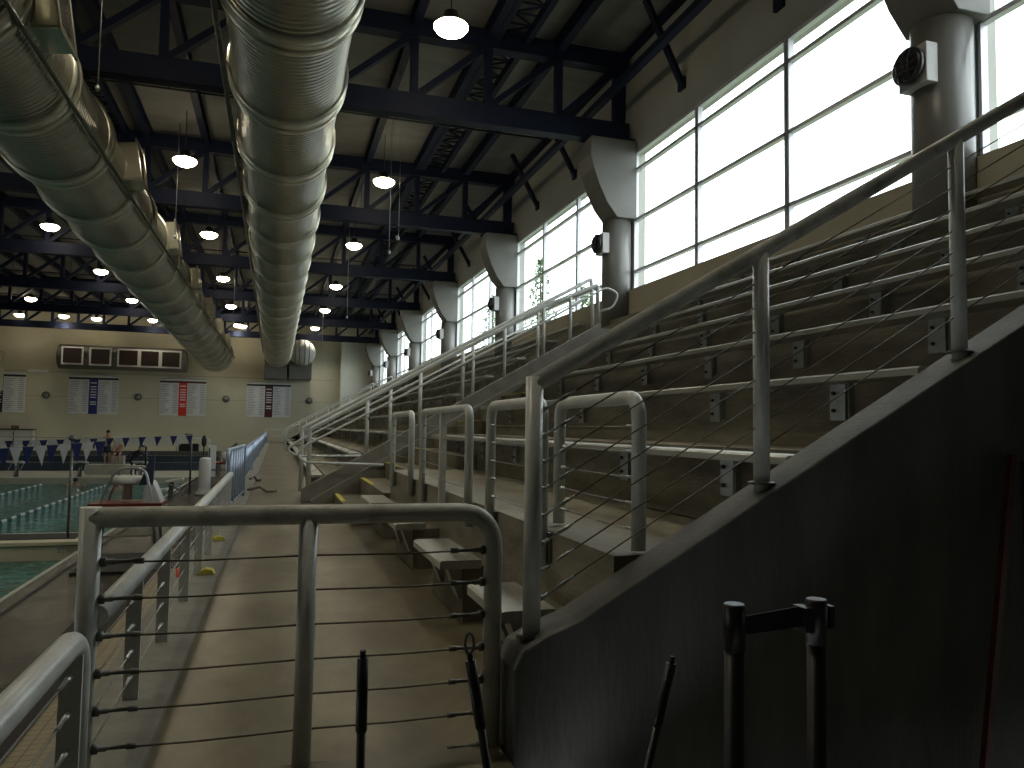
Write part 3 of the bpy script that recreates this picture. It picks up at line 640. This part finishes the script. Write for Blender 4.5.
# distant stair rails
for k, (y, xe) in enumerate(((45.0, 6.4), (59.0, 7.0))):
    O = Vector((.5, y, 0)); e = empty('stair_rail', O, ['thin stair rail climbing the middle of the far aisle', 'thin stair rail climbing near the far wall'][k], 'railing')
    MB().tube([Vector(p) - O for p in rnd([(.5, y, 0), (.5, y, 1.12), (xe, y, 1.12 + (xe - .5) * .56), (xe, y, 1.12 + (xe - .5) * .56 - 1)], .15, 5)], .04, 10).build('top_rail', M['paint'], e)
    MB().tube([Vector((.5, y, .62)) - O, Vector((xe, y, .62 + (xe - .5) * .56)) - O], .025, 8).build('mid_rail', M['paint'], e)
    for x in (1.6, 2.8, 4.0, 5.2): MB().tube([Vector((x, y, 0.1 + (x - .9) * .57)) - O, Vector((x, y, 1.12 + (x - .5) * .56)) - O], .03, 8).build('post', M['paint'], e)
# ------------------------------------------------------------------ near black things
def stanchion(x, y, lab):
    e = empty('belt_stanchion', (x, y, -.45), lab, 'stanchion', 'black belt stanchions')
    MB().lathe([(.115, 0), (.115, .015), (.08, .035), (.03, .05)], (0, 0, 0), 28).build('base', M['black'], e)
    MB().lathe([(.024, .04), (.024, 1.33)], (0, 0, 0), 20).build('pole', M['black'], e)
    MB().lathe([(.027, 1.31), (.027, 1.415), (.024, 1.422)], (0, 0, 0), 20).build('belt_head', M['black'], e); return e
sa = stanchion(1.085, 1.65, 'black belt stanchion standing left of the pair'); sb = stanchion(1.325, 1.65, 'black belt stanchion standing right of the pair')
MB().box(-.052, -.026, -.025, .025, 1.345, 1.405).build('belt_clip', M['black'], sb); MB().box(.026, .04, -.02, .02, 1.35, 1.405).build('belt_clip', M['black'], sb)
bt = MB().prism([(.027, 1.345), (.027, 1.39), (.19, 1.405), (.19, 1.355)], 1, -.002, .002).build('retractable_belt', M['blackb'], sa)
def pole(name, top, foot, lab, parts):
    e = empty(name, foot, lab, 'tool'); f = Vector(foot); t = Vector(top); d = (t - f)
    MB().tube([d * .05, d * .86], .0085, 12).build('handle', M['black'], e)
    MB().tube([d * .84, d * .845, d * .985], [.009, .011, .011], 12).build('grip', M['black'], e)
    MB().tube([d * .985, d], [.006, .006], 8).build('tip', M['black'], e)
    if parts == 'loop': MB().tube([d + Vector((.009 * math.sin(a), 0, .018 + .02 * -math.cos(a))) for a in [2 * PI * k / 12 for k in range(13)]], .003, 6).build('hang_loop', M['greymetal'], e)
    if parts == 'brush': MB().box(-.13, .13, -.02, .02, 0, .07).build('brush_head', M['black'], e, .005)
    else: MB().box(-.13, .13, -.1, .12, 0, .02).box(-.13, .13, .1, .12, .02, .1).build('pan', M['black'], e, .004)
pole('broom', (.171, 1.5, .964), (.175, 1.5, 0), 'thin black upright handle in front of the crossing rail', 'brush')
pole('lobby_dustpan', (.380, 1.5, .945), (.55, 1.5, 0), 'thin black leaning handle with a small loop by the bent rail post', 'loop')
pole('broom', (.834, 1.5, .905), (.60, 1.5, 0), 'thin black leaning handle in front of the dark wall', 'brush')
e = empty('leaning_board', (3.5, 2.95, -.32), 'reddish wooden strip leaning on the dark wall at the right edge', 'board')
MB().bar(at(984, 775, 1, 2.98) - Vector((3.5, 2.95, -.32)), at(1012, 455, 1, 3.12) - Vector((3.5, 2.95, -.32)), .035, .03).build('strip', M['wood'], e)
for k, (a, b2) in enumerate((((.16, 0, 0), (.33, .16, 1.58)), ((.26, -.02, 0), (.36, .15, 1.5)))):
    o = MB().bar(Vector((3.5, 2.95, -.32)) + Vector(a), Vector((3.5, 2.95, -.32)) + Vector(b2), .03, .02).build('leaning_batten', M['greymetal']); zero(o, Vector((3.5, 2.95, -.32)) + Vector(a)); tag(o, 'grey batten leaning beside the reddish strip, %s of two' % ['left', 'right'][k], 'batten', 'grey battens at the right edge')
# ------------------------------------------------------------------ small things on the walkway curb
for k, (px, py) in enumerate([(199, 575), (214, 541), (219, 527)]):
    p = at(px, py, 2, .04); o = MB().prism([(0, 0), (.13, 0), (.11, .035), (.05, .05), (.01, .03)], 1, 0, .12).build('yellow_bracket', M['yellow']); o.data.transform(Matrix.Rotation(.3 * k, 4, 'Z')); o.location = p
    tag(o, 'small yellow foot cover on the curb, %s from the crossing rail' % ORD[k], 'foot cover', 'yellow foot covers')
p = at(177, 588, 1, 7.4)
o = MB().tube([p + Vector((0, 0, .17)), p + Vector((.004, 0, .05)), p], .013, 8).tube([p + Vector((0, 0, -.03)), p + Vector((0, 0, -.1))], .016, 8).build('hanging_strap', M['orange']); zero(o, p); tag(o, 'bright red orange strap hanging on the low rail', 'strap')
for k, (px, py, dx, lab) in enumerate([(250, 479, .25, 'dark coil lying at the foot of the picket barrier'), (248, 490, .55, 'dark rope tail lying across the walkway by the barrier')]):
    p = at(px, py, 2, .05); o = MB().tube([p, p + Vector((dx * .4, .3, .04)), p + Vector((dx * .7, -.1, -.03)), p + Vector((dx, .1, -.03))], .03, 8).build('rope', M['cable']); zero(o, p); tag(o, lab, 'rope')
# black mat and white board on the lower deck
o = MB().box(-2.50, -1.98, 1, 15.4, DK + .012, DK + .04).build('drain_mat', M['mat']); zero(o, (-2.4, 7, DK)); tag(o, 'long black drain mat on the lower deck under the low rail', 'mat')
o = MB().box(-1.95, -.95, 2.0, 6.6, DK + .012, DK + .04).build('floor_mat', M['greymetal']); zero(o, (-1.6, 4, DK)); tag(o, 'dark grey floor mat on the tiled strip near the camera', 'mat')
p = at(155, 625, 2, DK); o = MB().box(-.02, .02, -.25, .25, 0, .55).build('lean_panel', M['board'], None, .01); o.location = (p.x + .3, p.y, DK + .02); o.rotation_euler = (0, .1, 0); tag(o, 'pale blue white panel standing on the lower deck behind the rail', 'panel')
# ------------------------------------------------------------------ pool things
# bulkhead
e = empty('pool_bulkhead', (-3.92, 19.6, DK + .05), 'tan movable pool bulkhead crossing the near pool', 'bulkhead')
MB().box(LEFT + 4.0, -.0, -.75, .75, -.60, -.02).build('girder', M['tan'], e, .02)
MB().box(LEFT + 4.0, .0, -.8, .8, -.02, .05).build('deck_top', M['tan'], e)
MB().box(LEFT + 4.0, -.3, -.35, .6, .051, .065).build('dark_matting', M['mat'], e)
lt = at(57, 553, 1, 18.83); lettering('STARK', .15, .004, (lt.x + 3.92, -.757, lt.z - DK - .05), e, M['ink'])
o = MB().tube([(-4.4, 19.4, DK), (-4.4, 19.4, 1.0)], .03, 10).lathe([(.07, -.02), (.09, .03), (.05, .1)], (-4.4, 19.4, 1.0), 10).lathe([(.12, 0), (.12, .03)], (-4.4, 19.4, DK), 12).build('pennant_pole', M['greymetal']); zero(o, (-4.4, 19.4, DK)); tag(o, 'dark pole on the bulkhead holding the near pennant string', 'pole')
# pennants
def pennants(y, x0, x1, z0, z1, n, w, h, lab, gap=None):
    e = empty('pennant_string', (x0, y, 0), lab, 'pennants', 'backstroke pennant strings')
    def P(t): return Vector(((x1 - x0) * t, 0, z0 + (z1 - z0) * t - .25 * 4 * t * (1 - t)))
    MB().tube([P(k / 12) for k in range(13)], .006, 5).build('line', M['cablel'], e)
    for k in range(n):
        if gap and gap(k): continue
        t = (k + .5) / n; c = P(t); d = .5 * w; s = random.uniform(-.05, .05)
        MB().prism([(c.x - d, c.z), (c.x + d, c.z), (c.x + s, c.z - h)], 1, -.004, .004).build('pennant', M['navyflag' if k % 2 else 'whiteflag'], e)
pennants(19.3, -17.0, -3.7, .62, .98, 56, .23, .44, 'larger near pennant string with white and navy triangles over the pool')
pennants(33.0, LEFT + 1, -3.2, .62, .95, 80, .27, .40, 'farther string of smaller white and navy pennants')
o = MB().tube([(-3.3, 33.5, DK), (-3.3, 33.5, .98), (-3.55, 33.5, .99)], .04, 8).build('pennant_pole', M['greymetal']); zero(o, (-3.3, 33.5, DK)); tag(o, 'thin dark pole at the deck end of the farther pennants', 'pole')
# lane lines
for k, x in enumerate((-7.7, -10.6, -13.5, -16.4, -19.3)):
    e = empty('lane_line', (x, 21.3, DK - .28), 'floating lane line of pale and dark discs, %s lane from the walkway' % ORD[k], 'lane line', 'pool lane lines')
    MB().lathe([(.03, 0), (.05, .04), (.05, 20), (.03, 20.04)], (0, 0, 0), 10, 1).build('float_string', M['lane'], e)
# far starting blocks on the far edge
def block(x, y, lab, rz=0, s=1):
    e = empty('starting_block', (x, y, DK), lab, 'starting block', 'starting blocks', rz)
    MB().obox((0, 0, .72 * s), (.34 * s, 0, 0), (0, .38 * s, -.05), (0, .0, .035)).build('platform', M['white'], e)
    MB().bar((0, .12, 0), (0, .12, .7 * s), .16).build('pedestal', M['greymetal'], e); MB().bar((0, -.3, .1), (0, .1, .5 * s), .06).build('step', M['galv'], e)
    for sx in (-1, 1): MB().tube([(sx * .26, -.25, .35 * s), (sx * .26, .25, .62 * s)], .02, 6).build('grab_bar', M['galv'], e)
for k, px in enumerate((15, 80, 140)):
    p = at(px, 479, 2, DK); block(-3.2 - 2.75 * (3 - k) - .6, 42.6, 'white topped starting block at the far pool edge, %s from the left' % ORD[k])
for k, (x, y) in enumerate(((-3.55, 26.4), (-3.6, 31.2))):
    block(x, y, 'grey folding starting block on the side deck, %s one' % ['nearer', 'farther'][k], PI / 2, .8)
# guard chair on the deck
e = empty('lifeguard_chair', (-3.05, 18.6, DK), 'steel lifeguard chair with red board standing beside the pool', 'lifeguard chair')
for s in (-1, 1):
    MB().tube(rnd([(-.62, s * .45, 0), (-.5, s * .40, 1.0), (-.22, s * .36, 1.72), (.35, s * .36, 1.72), (.52, s * .40, 1.0), (.62, s * .45, 0)], .2, 5), .03, 10).build('side_hoop', M['galv'], e)
MB().box(-.72, .72, -.5, .5, .90, .97).build('foot_board', M['red'], e, .01)
MB().lathe([(.10, 1.02), (.10, 1.34), (.32, 1.36), (.36, 1.40), (.36, 1.50), (.30, 1.53)], (-.05, 0, 0), 22).build('swivel_seat', M['outwall'], e)
MB().prism([(.22, 1.35), (.44, 1.98), (.52, 2.0), (.50, 1.35)], 1, -.3, -.22).build('backrest', M['bluepad'], e)
MB().prism([(.30, .88), (.72, .88), (.62, 1.15), (.50, 1.42), (.34, 1.44)], 1, -.3, .25).build('draped_towel', M['white'], e, .03)
for z in (.25, .52): MB().box(-.56, .5, -.42, -.30, z, z + .03).build('ladder_step', M['greymetal'], e)
lettering('GUARD', .09, .002, (.0, -.505, .81), e, M['white'])
# deck mats and bench beneath the chair
o = MB().box(-3.4, -2.0, 15.2, 17.3, DK, DK + .05).build('rubber_mat', M['mat']); zero(o, (-2.7, 16, DK)); tag(o, 'black rubber mat on the deck in front of the lifeguard chair', 'mat')
# white bin, equipment trolley and second guard stand
p = at(204, 495, 2, DK)
e = empty('covered_bin', (p.x, p.y, DK), 'tall pale covered bin with a wide foot on the pool deck', 'bin')
MB().lathe([(.34, 0), (.34, .08), (.24, .16), (.22, .3), (.22, 1.3), (.18, 1.36)], (0, 0, 0), 16).build('cover', M['white'], e); MB().lathe([(.2, 1.3), (.2, 1.4), (.1, 1.43)], (0, 0, 0), 16).build('lid', M['board'], e)
p = at(222, 491, 2, DK)
e = empty('guard_stand', (p.x, p.y, DK), 'grey guard stand with steps and a red seat behind the pale bin', 'guard stand')
for sx in (-.5, .42):
    for sy in (-.4, .4): MB().bar((sx, sy, 0), (sx, sy, 1.75 if sx < 0 else 1.5), .06).build('leg', M['greymetal'], e)
for z in (.25, .55, .85): MB().box(-.5, .45, -.45, -.2, z, z + .05).build('step', M['greymetal'], e)
MB().box(-.3, .45, -.4, .4, 1.10, 1.18).build('seat', M['red'], e, .02); MB().box(-.55, -.25, -.42, -.36, .6, 1.85).build('side_panel', M['board'], e, .01)
MB().lathe([(.08, 1.18), (.17, 1.3), (.15, 1.5), (.05, 1.6)], (.1, 0, 0), 12).build('rescue_buoy', M['white'], e); MB().obox((.3, .1, 1.75), (.22, 0, .18), (0, .02, 0), (-.03, 0, .04)).build('canopy', M['greymetal'], e)
o = MB().tube([(p.x - .75, p.y, DK), (p.x - .75, p.y, .55)], .03, 8).lathe([(.05, .5), (.1, .6), (.1, .8), (.03, .95)], (p.x - .75, p.y, 0), 10).build('furled_flag', M['cloth']); zero(o, (p.x - .75, p.y, DK)); tag(o, 'dark furled cloth on a pole beside the grey guard stand', 'pole')
o = MB().tube([(-6.0, 40.5, DK), (-6.0, 40.5, .25), (-6.3, 40.5, .35)], .05, 8).build('hooked_pole', M['black']); zero(o, (-6, 40.5, DK)); tag(o, 'short dark hooked pole at the far end of the pool', 'pole')
# far side fittings: low bleacher, blue band, rail
for k, (y, z, h, mt) in enumerate(((48.0, DK, .45, 'bluepad'), (49.0, DK + .45, .35, 'teal'), (50.0, DK + .8, .25, 'greymetal'))):
    o = MB().box(LEFT + .2, -3.3, y, y + 1.0, DK, z + h).build('low_stand', M[mt]); zero(o, (-15, y, DK)); tag(o, 'long low %s step behind the far starting blocks' % ['dark blue', 'teal', 'grey'][k], 'stand', 'long steps behind the blocks')
e = empty('deck_railing', (-4, 51.3, DK + 1.05), 'thin grey railing on the far stand below the record boards', 'railing')
for z in (.35, .75): MB().tube([(LEFT + 4.4, 0, z), (0, 0, z)], .035, 8).build('rail', M['galv'], e)
for k in range(12): MB().tube([(-1.9 * k, 0, -.05), (-1.9 * k, 0, .75)], .035, 8).build('post', M['galv'], e)
MB().box(LEFT + .2, -3.3, 51.0, 51.6, DK, DK + 1.0).build('stand_back', M['greymetal']); o = bpy.data.objects['stand_back']; zero(o, (-15, 51.3, DK)); tag(o, 'grey base wall under the far railing', 'low wall')
o = MB().box(-.55, .55, -.3, .3, 0, .45).build('dark_crate', M['black'], None, .02); o.location = (-4.9 - .2, 50.5, DK + 1.05); tag(o, 'dark crate on the far stand right of the pennants', 'crate')
# tan locker bay at left far wall and small red sign
p0 = at(-2, 430, 1, 67.4); p1 = at(31, 445, 1, 67.4)
e = empty('storage_alcove', (p1.x, 67.4, DK), 'pale grey alcove front at the left end of the far wall', 'alcove')
MB().box(-8, 0, .3, 1.0, 0, p0.z - DK).build('body', M['outwall'], e); MB().box(-8.05, .05, .2, 1.02, p0.z - DK, p0.z - DK + .12).build('cap', M['greymetal'], e)
for x in (-1.3, -2.6): MB().box(x - .03, x + .03, .26, .3, .3, p0.z - DK - .1).build('joint_strip', M['greymetal'], e)
p = at(15, 427, 1, FAR - .06); o = MB().box(-.26, .26, -.03, .03, -.12, .12).build('exit_sign', M['red']); o.location = p; tag(o, 'small red exit sign on the far wall above the pale alcove', 'sign')
lettering('EXIT', .2, .003, (0, -.035, -.07), o, M['white'], True)
# record boards
WY = FAR - .05
for k, (xa, xb, band, head, nm) in enumerate(((-28, 24, 'cblk', 'cblk', 'black'), (69, 117, 'cblue', 'cblk', 'blue'), (160, 205, 'cred', 'brownband', 'red'), (247, 290, 'cmar', 'cblk', 'maroon'))):
    a = at(xa, 375 + .05 * (xa - 0), 1, WY); bq = at(xb, 415 + .018 * xb, 1, WY); zt = (a.z + at(xb, 377 + .028 * xb, 1, WY).z) / 2
    zt += .28; bq.z += .22; a = Vector((a.x, WY, zt)); w = bq.x - a.x; h = zt - bq.z; e = empty('record_board', (a.x + w / 2, WY, bq.z), 'white record board with a %s centre band on the far wall' % nm, 'record board', 'record boards')
    MB().box(-w / 2, w / 2, 0, .045, 0, h).build('panel', M['board'], e)
    MB().box(-w / 2, w / 2, -.012, 0, h * .90, h * .955).build('header_band', M[head], e)
    MB().box(-w * .09, w * .09, -.014, 0, 0, h * .9).build('centre_band', M[band], e)
    l = MB()
    for c in (-1, 1):
        for r in range(17):
            z = h * (.84 - .048 * r); cx = c * w * .295
            l.box(cx - w * .19, cx - w * .19 + w * random.uniform(.1, .2), -.008, 0, z, z + h * .014); l.box(cx + w * .08, cx + w * .18, -.008, 0, z, z + h * .014)
    l.build('record_lines', M['ink'], e)
    l = MB()
    for r, z in enumerate((.80, .70, .63, .56, .49, .42, .30, .24)): l.box(-w * .06, w * .06, -.02, -.014, h * z, h * (z + .03))
    l.build('band_lettering', M['board'], e)
    MB().tube([(-w * .48, -.01, h), (0, -.01, h * 1.055), (w * .48, -.01, h)], .03, 5).build('top_arch', M['galv'], e)
# wall vents
for k, (px, py) in enumerate(((46, 395), (138, 397), (226, 399), (309, 401))):
    p = at(px, py, 1, FAR - .02); e = empty('wall_speaker', p, 'small round dark wall speaker, %s from the left' % ORD[k], 'speaker', 'round wall speakers')
    MB().lathe([(.26, -.1), (.29, -.06), (.29, 0)], (0, 0, 0), 20, 1).build('rim', M['greymetal'], e); MB().lathe([(.03, -.13), (.2, -.105)], (0, 0, 0), 16, 1).build('cone', M['galv'], e)
# scoreboard duct with five dark panels
a = at(62, 345, 1, 66.8); c = at(183, 372, 1, 66.8)
e = empty('scoreboard', (a.x, 67.4, c.z), 'long grey housing with five dark framed square panels on the far wall', 'scoreboard')
Wd = c.x - a.x; H = a.z - c.z + .5
MB().lathe([(H * .42, -.3), (H * .42, Wd + .2)], (0, .1, H * .42), 24, 0).build('housing', M['greymetal'], e)
for k, (xa, xb) in enumerate(((62, 83), (90, 111), (118, 139), (140, 160), (161, 181))):
    u = at(xa, 346 + .045 * (xa - 62), 1, 66.4); v = at(xb, 364 + .04 * (xb - 62), 1, 66.4)
    f = MB().box(u.x - a.x, v.x - a.x, -1.06, -.98, v.z - c.z, u.z - c.z).build('panel_frame', M['white'], e)
    MB().box(u.x - a.x + .12, v.x - a.x - .12, -1.08, -1.05, v.z - c.z + .12, u.z - c.z - .12).build('dark_panel', M['dark'], f)
p = at(38, 371, 1, FAR - .09); o = MB().box(-.7, .7, -.08, .08, -.08, .08).build('strip_light', M['board'], None, .02); o.location = p; tag(o, 'pale strip fitting on the far wall left of the scoreboard', 'strip light')
# wall panels box at left edge
p = at(2, 366, 1, FAR - .6); o = MB().box(-1.2, .0, -.5, .5, -1.9, 1.2).build('wall_cabinet', M['tan'], None, .02); o.location = p; tag(o, 'tan cabinet high on the far wall at the left edge', 'cabinet')
# ------------------------------------------------------------------ people
def figure(name, joints, bones, radii, loc, rz, lab, skin='skin'):
    e = empty(name, loc, lab, 'person', None, rz)
    me = bpy.data.meshes.new('body'); me.from_pydata(joints, bones, []); o = bpy.data.objects.new('body', me); C.objects.link(o); o.parent = e; me.materials.append(M[skin])
    sk = o.modifiers.new('skin', 'SKIN')
    for i, v in enumerate(me.skin_vertices[0].data): v.radius = (radii[i], radii[i] * (.75 if i in (0, 1, 2) else 1)); v.use_root = (i == 0)
    o.modifiers.new('sub', 'SUBSURF').levels = 1; o.modifiers['sub'].render_levels = 1
    for p in me.polygons: p.use_smooth = True
    return e, o
def standing(loc, rz, lab, lean=0, dark=False):
    J = [(0, 0, .92), (0, .01, 1.15), (0, .02, 1.40), (0, .01, 1.50), (0, 0, 1.62), (0, 0, 1.72),
         (-.19, 0, 1.40), (-.36, -.05, 1.16), (-.52, -.16, .97), (.19, 0, 1.40), (.36, -.05, 1.16), (.52, -.16, .97),
         (-.10, 0, .88), (-.11, -.02, .48), (-.11, .02, .07), (-.11, -.12, .03), (.10, 0, .88), (.11, -.02, .48), (.11, .02, .07), (.11, -.12, .03)]
    B = [(0, 1), (1, 2), (2, 3), (3, 4), (4, 5), (2, 6), (6, 7), (7, 8), (2, 9), (9, 10), (10, 11), (0, 12), (12, 13), (13, 14), (14, 15), (0, 16), (16, 17), (17, 18), (18, 19)]
    Rr = [.15, .14, .16, .055, .085, .07, .06, .045, .035, .06, .045, .035, .085, .06, .04, .035, .085, .06, .04, .035]
    if lean:
        def L(p): z = p[2]; k = max(0, z - .9); return (p[0], p[1] - k * math.sin(lean), min(z, .9) + k * math.cos(lean))
        J = [L(p) for p in J]
    e, o = figure('person', J, B, Rr, loc, rz, lab, 'cloth' if dark else 'skin')
    hd = Vector(J[5]); MB().lathe([(.03, .10), (.08, .07), (.095, .02), (.092, -.04)], (hd.x, hd.y + .015, hd.z), 12).build('hair', M['hair'], e)
    MB().lathe([(.17, .96), (.18, .88), (.20, .74), (.20, .62)], (0, 0, 0), 14).build('shorts', M['cloth'], e)
    MB().box(-.04, -.02, -.1, -.085, .02, .035).box(.02, .04, -.1, -.085, .02, .035).build('eyes', M['black'], e).location = (hd.x, hd.y, hd.z - .08)
    for s in (-1, 1):
        h = Vector(J[8 if s < 0 else 11]); m = MB()
        for f in range(4): m.tube([h, h + Vector((s * (.03 + .012 * f), -.05 - .01 * f, -.05)), h + Vector((s * (.03 + .014 * f), -.06, -.09 - .006 * f))], .009, 5)
        m.tube([h, h + Vector((-s * .02, -.05, -.02))], .010, 5); m.build('hand', M['skin'], e)
    if dark: MB().lathe([(.03, -.14), (.08, -.1), (.098, -.03), (.09, .03), (.04, .08)], hd, 12).build('head', M['skin'], e)
    return e
p = at(108, 437, 1, 45.0)
standing((p.x, 45.0, -.80), 0, 'shirtless person in dark shorts standing with arms spread beyond the pennants')
o = MB().box(p.x - .9, p.x + 1.3, 44.4, 45.8, DK, -.80).box(p.x + .2, p.x + .8, 44.95, 45.5, -.8, -.37).build('launch_platform', M['poolwhite']); zero(o, (p.x, 45, DK)); tag(o, 'pale raised platform under the standing shirtless person', 'platform')
def seated(loc, rz, lab):
    J = [(0, 0, .12), (0, -.02, .35), (0, -.05, .56), (0, -.05, .66), (0, -.06, .76), (0, -.06, .85), (-.18, -.05, .56), (-.24, -.12, .32), (-.15, -.3, .2), (.18, -.05, .56), (.24, -.12, .32), (.15, -.3, .2),
         (-.1, -.05, .1), (-.13, -.45, .12), (-.13, -.48, -.3), (.1, -.05, .1), (.13, -.45, .12), (.13, -.48, -.3)]
    B = [(0, 1), (1, 2), (2, 3), (3, 4), (4, 5), (2, 6), (6, 7), (7, 8), (2, 9), (9, 10), (10, 11), (0, 12), (12, 13), (13, 14), (0, 15), (15, 16), (16, 17)]
    Rr = [.15, .14, .15, .055, .085, .07, .06, .045, .035, .06, .045, .035, .08, .06, .045, .08, .06, .045]
    e, o = figure('person', J, B, Rr, loc, rz, lab); MB().lathe([(.03, .10), (.08, .07), (.095, .02), (.09, -.04)], (0, -.045, .85), 12).build('hair', M['hair'], e)
    MB().lathe([(.17, .2), (.19, .08), (.19, .0)], (0, -.03, 0), 14).build('shorts', M['cloth'], e); return e
seated((p.x + .5, 45.2, -.35), 0, 'person sitting low just right of the standing shirtless person')
p = at(134, 462, 1, 36.5)
standing((at(134, 460, 1, 43.6).x, 43.6, DK), .6, 'person in dark shirt bending forward right of the guard chair', .9, True)
# swimmer in the water
def swimmer(x, y, lab):
    z = DK - .32; J = [(0, 0, -.25), (0, 0, 0), (0, -.02, .12), (0, -.04, .25), (-.2, 0, 0), (-.42, -.15, .05), (.2, 0, 0), (.42, -.15, .05)]
    e, o = figure('person', J, [(0, 1), (1, 2), (2, 3), (1, 4), (4, 5), (1, 6), (6, 7)], [.16, .16, .06, .10, .08, .05, .08, .05], (x, y, z), 0, lab)
    MB().lathe([(.03, .13), (.09, .09), (.11, .0), (.108, -.03)], (0, -.03, .27), 12).build('swim_cap', M['black'], e)
p = at(81, 484, 2, DK - .30); swimmer(p.x, min(p.y, 40.8), 'swimmer with black cap at the far pool wall')
p = at(128, 485, 2, DK - .30); swimmer(p.x, min(p.y, 38.5), 'swimmer in the water just behind the guard chair')
# ------------------------------------------------------------------ outside
struct('outside_ground', MB().box(XW + .6, 90, -40, 120, -.6, -.5), M['grass'])
def tree(x, y, h, w, lab):
    e = empty('tree', (x, y, -.5), lab, 'tree', 'trees outside the windows')
    MB().tube([(0, 0, 0), (.1, 0, h * .5), (0, .1, h * .95)], [.25, .18, .04], 10).build('trunk', M['bark'], e)
    m = MB()
    for k in range(1500):
        t = random.random() ** .8; zz = h * (.25 + .75 * t); rr = w * (1.05 - t) ** .8 * random.random() ** .5; a = random.random() * 2 * PI
        c = Vector((rr * math.cos(a), rr * math.sin(a), zz + random.uniform(-.2, .2))); u = Vector([random.uniform(-1, 1) for _ in range(3)]).normalized() * .16; v = u.orthogonal().normalized() * .1
        m.add([c - u, c - v, c + u, c + v], [(0, 1, 2, 3)])
    m.build('foliage', M['leaf'], e)
tp = at(541, 258, 0, 20.0); tree(20.0, tp.y, tp.z + .5, 2.6, 'slender evergreen seen through the second visible window'); tp = at(583, 292, 0, 20.0); tree(20.0, tp.y, tp.z + .8, 3.0, 'lower bushy tree right of the slender evergreen'); tree(20, 72, 15, 3.2, 'tree seen through the third visible window'); tree(21, 95, 14, 3.5, 'tree seen through the fourth visible window')
